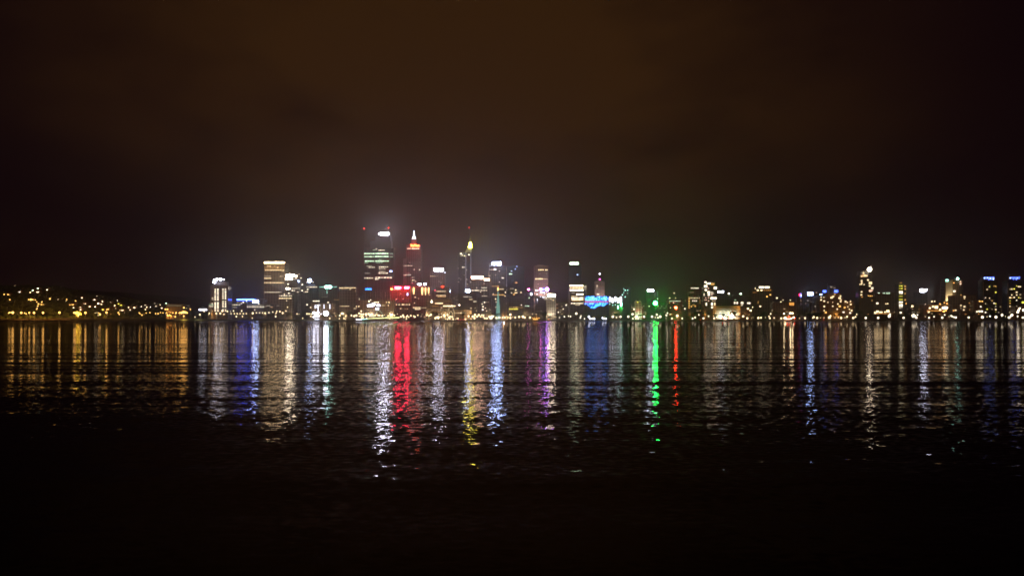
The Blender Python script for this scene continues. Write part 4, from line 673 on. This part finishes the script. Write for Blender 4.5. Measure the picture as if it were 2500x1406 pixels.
L_('2259,773,.9 2268.5,775.5,1.7 2280.5,773,1.3 2300.5,775.3,2 2306.5,768.5,1.2 2317,773,1 2322.5,771,1.6 2325,773,1.2 2329,774,1.4 2333.5,775,1.9 2365,775,1.9 2398.5,774.3,2.6 2410,773,.9 2417,772,1.6 2431.5,774,2.6 2446.5,769,2.2 2454.5,772,.9 2463.5,775,2.2 2467.5,772,1.4 2470.5,769,2.5 2484.5,772,1.4 2497.5,775,2', 'w', 18)
# fill lamps added behind the tree line to brighten the lower facades and hillside
SL = [(30, 'o', 800000, 'behind the shore trees at the far left'), (112, 'o', 800000, 'behind the shore trees below the climbing road'), (190, 'o', 650000, 'behind the left shore trees, right of the climbing road'), (270, 'o', 450000, 'behind the trees at the middle of the wooded slope'), (352, 'o', 110000, 'behind the trees at the low end of the slope'), (428, 'o', 6000, 'behind the trees at the flat roofed hall'),
      (548, 'z', 120000, 'behind the trees right of the four column tower'), (610, 'z', 120000, 'behind the trees at the blue strip office'), (672, 'z', 120000, 'behind the trees at the gold crowned tower'), (730, 'z', 120000, 'behind the trees left of the white ship'), (848, 'z', 170000, 'behind the trees left of the footbridge'), (905, 'z', 170000, 'behind the footbridge arches'),
      (970, 'z', 190000, 'behind the trees at the red lit block'), (1030, 'z', 190000, 'behind the trees at the flame columns'), (1078, 'z', 190000, 'behind the trees left of the oval sculpture'), (1160, 'z', 170000, 'behind the trees at the wide bar sign'), (1236, 'z', 140000, 'behind the copper sails'), (1300, 'z', 120000, 'behind the yellow ferry'), (1372, 'z', 90000, 'behind the trees left of the fully lit block'),
      (1545, 'z', 70000, 'behind the trees left of the twin gabled building'), (1640, 'o', 90000, 'behind the trees at the red beacon'), (1722, 'o', 90000, 'behind the trees left of the pavilion'), (1830, 'o', 90000, 'behind the trees right of the pavilion'), (1925, 'o', 110000, 'behind the trees at the red lit boat'), (2040, 'o', 90000, 'behind the trees at the amber speckled cluster'),
      (2120, 'o', 70000, 'behind the trees at the slim stepped tower'), (2205, 'o', 80000, 'behind the trees at the two column tower'), (2295, 'o', 120000, 'behind the trees at the ribbed gold corner'), (2390, 'o', 80000, 'behind the trees left of the left blue crown'), (2470, 'o', 80000, 'behind the trees at the right blue crown')]
for x, c, e, lab in SL:
    D = 1622; X = PX(x, D); g0 = ground(X, D)-.2
    t = thing('added_fill_lamp', (X, D, g0), 'added tall fill lamp '+lab, 'street lamp', 'added fill lamps behind the shore trees'); link('pole', pole_mesh, t, (0, 1, 0), (1, 1, 12))
    link('lamp_head', head(c, 5), t, (0, .9, 12.4), (1.1, 1.1, .9))
    g = bpy.data.lights.new('bulb', 'SPOT'); g.energy = e; g.color = (COL[c][0], COL[c][1]*.85, COL[c][2]*.7); g.spot_size = math.radians(150); g.spot_blend = .5; g.shadow_soft_size = .6
    go = link('bulb', g, t, (0, 1.8, 12.6)); go.rotation_euler = (math.radians(98), 0, 0)
# beacons
def beacon(label, px, py, c, L, r):
    D = 1530; z0 = 1.5; H = PZ(py, D)-z0
    t = thing('beacon_tower', (PX(px, D), D, z0), label, 'beacon')
    b = MB()
    for sx, sy in ((-1, -1), (1, -1), (1, 1), (-1, 1)): b.tube([(sx*1.6, sy*1.6, 0), (sx*.4, sy*.4, H-2)], .12, 4)
    for k in range(1, 7):
        z = (H-2)*k/7; s_ = 1.6-1.2*k/7; b.box(-s_-.1, s_+.1, -s_-.1, s_+.1, z-.08, z+.08)
    link('lattice_frame', b.mesh('lattice_frame', METAL), t); link('platform', MB().box(-1.2, 1.2, -1.2, 1.2, H-2, H-1.7).mesh('platform', METAL), t)
    link('light', blob(emis(COL[c], L)), t, (0, 0, H), (2*r, 2*r, 2*r))
beacon('very bright green light on a mast above the waterfront', 1600, 740, 'G', 300, 3.8)
beacon('red light on a mast right of the bright green one', 1650, 751, 'r', 120, 2.6)

cnt = {}; occ = []
lamps.sort(key=lambda q: -q[2]); lesser = lamps[296:]; lamps = lamps[:296]
for x, y, r, c, L, D0 in sorted(lamps):
    D = D0 or 1508+R.uniform(4, 14)
    if not D0 and x < 500 and y < 758:                   # lamps on the hillside: march to the slope
        D = 1640
        while D < 2080 and PZ(y, D)-7 > ground(PX(x, D), D): D += 6
    elif not D0 and y < 768: D = 1542+R.uniform(0, 30)
    X, Z = PX(x, D), PZ(y, D); g0 = ground(X, D)-.2
    if Z-g0 < 2.2: g0 = Z-2.4 if D > 1508 else 0
    lm = landmark(x)
    if D > 1600: lm = 'near the climbing hillside road' if x < 110 else 'on the slope right of the hillside road'
    sz = 'big' if r >= 1.9 else ('small' if r < 1.2 else 'mid sized'); hue = {'y': 'amber', 'z': 'warm white', 'w': 'white', 'v': 'cool white'}[c]
    k = cnt.setdefault((lm, sz, hue), 0); cnt[(lm, sz, hue)] += 1
    t = thing('street_lamp', (X, D, g0), '', 'street lamp', 'lamps along the waterfront' if D < 1600 else 'lamps on the hillside')
    t['_k'] = (k); occ.append((t, lm, sz, hue, k))
    link('pole', pole_mesh, t, (0, 1.4, 0), (1, 1, max(.5, Z-g0-.4))); link('lamp_arm', arm_mesh, t, (0, 1.4, max(.1, Z-g0-.4)))
    if (r >= 1.4 and len(occ) % 3 == 0) or r > 5:
        key = c+('s' if r > 5 else '')
        if key not in PL:
            g = bpy.data.lights.new('bulb', 'SPOT'); g.spot_size = math.radians(140); g.spot_blend = .45; g.energy = {'y': 26000, 'z': 12000, 'w': 8000, 'v': 8000, 'vs': 60000}[key]; g.color = COL[c]; g.shadow_soft_size = .5; PL[key] = g
        link('bulb', PL[key], t, (0, -1.6, Z-g0-1.5))
    rr = r*.92; link('lamp_head', head(c, round(L*LK[c], 1)), t, (0, 0, Z-g0), (2*rr, 2*rr, 2*rr*1.08))
b = MB()
for x, y, r, c, L, D0 in lesser:
    D = 1552 if x > 500 or y > 758 else 1700; X, Z = PX(x, D), PZ(y, D); rr = r*.55
    b.lathe([(math.sin(math.pi*k/6)*rr, Z-math.cos(math.pi*k/6)*rr) for k in range(1, 6)], 8, X, D)
nh = len(b.f)
for x, y, r, c, L, D0 in lesser:
    D = 1552; X, Z = PX(x, D), PZ(y, D)
    if x > 500 or y > 758: b.lathe([(.12, ground(X, D)-.3), (.08, Z-.5)], 5, X, D+.05)
sm = b.mesh('small_lamps', emis(COL['z'], 6)); sm.materials.append(METAL)
for i_, p_ in enumerate(sm.polygons): p_.material_index = 0 if i_ < nh else 1
lo_ = link('small_lamps', sm); tag(lo_, 'scatter of tiny faint warm lamps between the bigger street lamps', 'lamps', kind='stuff')
for t, lm, sz, hue, k in occ:
    del t['_k']; n = cnt[(lm, sz, hue)]
    t['label'] = f'{sz} {hue} street lamp {lm}' if n == 1 else f'{sz} {hue} street lamp {lm}, {ORD[k]} from left'

# ---------------------------------------------------------------- hillside houses
cnt2 = {}
HS = [(176, 744, 14, 'y'), (180, 751, 4, 'z'), (197, 750, 4, 'z'), (197, 756, 3, 'z'), (207, 741.5, 6, 'z'), (236, 722, 3, 'w'), (230, 732, 5, 'w'), (240, 741, 5, 'w'), (232, 749, 4, 'w'), (219, 748.5, 4, 'z'), (287, 734, 3, 'w'), (289, 742, 4, 'Y'), (296, 745.5, 6, 'Y'),
      (281, 746, 5, 'z'), (280, 753, 6, 'z'), (263, 755, 7, 'y'), (297, 757.5, 11, 'z'), (316, 756.5, 9, 'z'), (328, 751, 5, 'z'), (314, 750.5, 3, 'z'), (355, 745.5, 4, 'w'), (354, 755.5, 6, 'z'), (366, 750, 4, 'w'), (378, 741, 3, 'w'), (381, 748, 3, 'w'), (358, 750, 3, 'z'), (345, 748, 3, 'w'), (272, 754.5, 4, 'y'),
      (92, 704, 5, 'g'), (80, 709, 4, 'g'), (74, 714, 3, 'z'), (92, 713, 7, 'z'), (48, 713, 4, 'w'), (37, 698, 3, 'w'), (48, 698, 4, 'w'), (115, 707.5, 3, 'w'), (10, 719, 4, 'y'), (20, 719, 6, 'y'), (250, 736, 3, 'z'), (251, 756, 3, 'Y'), (200, 727, 3, 'z'), (247, 743, 5, 'z'), (270, 738, 3, 'z'), (395, 752, 4, 'z'), (390, 744, 3, 'z')]
for i, (x, y, wd, c) in enumerate(sorted(HS)):
    D = 1660
    while D < 2090 and PZ(y, D)-3 > ground(PX(x, D), D): D += 6
    X = PX(x, D); g0 = ground(X, D)-1.5; zc = PZ(y, D)-g0; W = max(9, wd/F*D+5); H = zc+1.8
    reg = 'on the dark hilltop' if y < 722 else 'left of the flat roofed hall' if x > 325 else 'above the left lit grass strip' if x > 225 else 'right of the climbing road'
    if y >= 722 and x < 120: reg = 'beside the climbing road'
    cw = {'y': 'amber', 'z': 'cream', 'w': 'white', 'Y': 'yellow', 'g': 'greenish'}[c]; sz = 'wide' if wd >= 6 else 'small'
    k = cnt2.get((reg, cw, sz), 0); cnt2[(reg, cw, sz)] = k+1
    t = thing('hillside_house', (X, D, g0), f'{sz} house with {cw} lit window {reg}, {ORD[k]} from left', 'house', 'houses on the wooded hill')
    link('wall', MB().box(-W/2, W/2, 0, 9, 0, H).mesh('wall', R.choice([WHITEC, BROWN, CONC])), t)
    b = MB(); i0 = 0; b.v = [(-W/2-.6, -.6, H+.003), (W/2+.6, -.6, H+.003), (W/2+.6, 9.6, H+.003), (-W/2-.6, 9.6, H+.003), (-W/2+1.5, 4.5, H+2.6), (W/2-1.5, 4.5, H+2.6)]
    b.f = [(0, 1, 5, 4), (1, 2, 5), (2, 3, 4, 5), (3, 0, 4), (3, 2, 1, 0)]; link('roof', b.mesh('roof', TILE), t)
    n = max(1, int(wd/4))
    for q in range(n):
        ww = wd/F*D*.8/n; xx = (q-(n-1)/2)*ww*1.15; link('window', unit_box(emis(COL[c], 5 if wd > 5 else 7)), t, (xx, -.05, zc), (ww, .2, 1.7))

# ---------------------------------------------------------------- trees
def tree_meshes(seed, H=12, W=5, n=420):
    r = random.Random(seed); tr = MB()
    tr.tube([(0, 0, 0), (.1, 0, H*.25), (0, .1, H*.5)], .35, 6, .2)
    cl = []
    for k in range(7):
        a = k*2.4+r.uniform(-.4, .4); rad = W*r.uniform(.35, .8); z = H*r.uniform(.5, .88); tr.tube([(0, 0, H*.3), (rad*.5*math.cos(a), rad*.5*math.sin(a), z*.8), (rad*math.cos(a)*.8, rad*math.sin(a)*.8, z)], .14, 4, .05)
        cl.append((rad*math.cos(a), rad*math.sin(a), z, r.uniform(1.3, 2.4)))
    cl.append((0, 0, H*.85, 2.4)); cr = MB()
    for k in range(n):
        cx, cy_, cz, cr_ = r.choice(cl); d = Vector((r.gauss(0, 1), r.gauss(0, 1), r.gauss(0, .75))).normalized()*cr_*r.uniform(.5, 1.1); p = Vector((cx, cy_, cz))+d
        u = Vector((r.gauss(0, 1), r.gauss(0, 1), r.gauss(0, 1))).normalized(); v = u.orthogonal().normalized(); s_ = r.uniform(.3, .62); i = len(cr.v)
        cr.v += [tuple(p+u*s_), tuple(p+v*s_*.7), tuple(p-u*s_), tuple(p-v*s_*.7)]; cr.f.append((i, i+1, i+2, i+3))
    return tr.mesh('trunk', BARK), cr.mesh('crown', LEAF if seed % 2 else LEAF2)
TM = [tree_meshes(s) for s in range(5)]
TREES = []
x = -10
while x < 2510:
    if 512 < x < 700 or 742 < x < 1000 or 1100 < x < 1240: step, p = R.uniform(16, 30), .75
    elif x < 500: step, p = R.uniform(11, 17), 1
    else: step, p = R.uniform(11, 19), 1
    TREES.append(x); x += step
cnt3 = {}; tocc = []
for x in TREES:
    D = R.uniform(1546, 1600) if x > 500 else R.uniform(1560, 1640)
    big = R.random() < .45; s_ = R.uniform(1.15, 1.6) if big else R.uniform(.7, 1.05)
    lm = landmark(x).replace('around', 'beside'); X = PX(x, D); k = cnt3.get((lm, big), 0); cnt3[(lm, big)] = k+1
    t = thing('tree', (X, D, ground(X, D)-.2), '', 'tree', 'dark trees along the shore'); tm, cm = R.choice(TM)
    t.scale = (s_, s_, s_*R.uniform(.85, 1.1)); t.rotation_euler.z = R.uniform(0, 6.3); link('trunk', tm, t); link('crown', cm, t); tocc.append((t, lm, big, k))
for t, lm, big, k in tocc:
    n = cnt3[(lm, big)]; t['label'] = f"{'tall' if big else 'short'} dark leafy tree {lm}"+('' if n == 1 else f', {ORD[k]} from left')
# woodland over the hill
b = MB(); r = random.Random(3)
for k in range(15000):
    px = r.uniform(-120, 520); D = r.uniform(1650, 2130); X = PX(px, D); gz = ground(X, D)
    if gz < 4: continue
    p = Vector((X, D, gz+r.uniform(.3, 8)*(.6+.4*math.sin(X*.07)*math.sin(D*.06)))); u = Vector((r.gauss(0, 1), r.gauss(0, .6), r.gauss(0, 1))).normalized(); v = u.orthogonal().normalized(); s_ = r.uniform(1.0, 2.3); i = len(b.v)
    b.v += [tuple(p+u*s_), tuple(p+v*s_), tuple(p-u*s_), tuple(p-v*s_)]; b.f.append((i, i+1, i+2, i+3))
wo = link('woodland', b.mesh('woodland', LEAF)); wo['kind'] = 'stuff'; wo['label'] = 'dark woodland covering the hillside left of the city'; wo['category'] = 'woodland'

# ---------------------------------------------------------------- cars on the riverside road
body = MB(); body.prism([(-2.2, .35), (2.2, .35), (2.25, .8), (1.3, .95), (.7, 1.4), (-1.1, 1.42), (-1.7, .98), (-2.25, .92)], -.85, .85)
bm_ = [body.mesh('body', surf('car_paint_'+n, c, rough=.35, spec=.5)) for n, c in (('white', (.6, .6, .6)), ('dark', (.04, .04, .05)), ('red', (.3, .03, .02)))]
wh = MB().tube([(0, -.1, 0), (0, .1, 0)], .33, 10).mesh('wheel', ASPH)
cl = [(1120, 'white'), (1126, 'dark'), (1131, 'white'), (1137, 'red'), (1047, 'dark'), (1340, 'white'), (1710, 'dark'), (2010, 'white'), (612, 'dark'), (700, 'white')]
pn = {'white': 0, 'dark': 1, 'red': 2}; near = {1120: 'right of the oval sculpture, nearest it', 1126: 'between two white ones right of the oval sculpture', 1131: 'just left of the red one past the oval sculpture', 1137: 'at the right end of its row', 1047: 'left of the oval sculpture', 1340: 'below the beige floodlit block', 1710: 'left of the floodlit pavilion', 2010: 'below the amber speckled cluster', 612: 'below the blue roof edge strip', 700: 'below the domed roof tower'}
for x, cn in cl:
    D = 1526; t = thing('parked_car', (PX(x, D), D, 1.73), f'{cn} car with red tail lights {near[x]}', 'car', 'cars on the riverside road')
    link('body', bm_[pn[cn]], t)
    for sx in (-1.35, 1.35):
        for sy in (-.8, .8): link('wheel', wh, t, (sx, sy, .33))
    for sy in (-.6, .6):
        link('tail_light', unit_box(emis(COL['r'], 12)), t, (-2.27, sy, .78), (.1, .4, .3)); link('headlight', unit_box(emis(COL['w'], 12)), t, (2.27, sy, .7), (.1, .4, .25))
    t.rotation_euler.z = math.radians(R.choice([60, 70, 80]))

# ---------------------------------------------------------------- night haze
b = MB().box(-2480, 2480, -14, 3200, -2.6, 330); me = bpy.data.meshes.new('haze'); me.from_pydata(b.v, [], b.f)
m = bpy.data.materials.new('haze'); m.use_nodes = True; nt = m.node_tree; nt.nodes.clear(); o_ = N(nt, 'ShaderNodeOutputMaterial'); v_ = N(nt, 'ShaderNodeVolumePrincipled')
v_.inputs['Color'].default_value = (.95, .87, .82, 1); v_.inputs['Density'].default_value = 0.00013; v_.inputs['Anisotropy'].default_value = 0.86
nt.links.new(v_.outputs[0], o_.inputs['Volume']); m.cycles.homogeneous_volume = True
me.materials.append(m); structure('haze', me, kind='stuff')
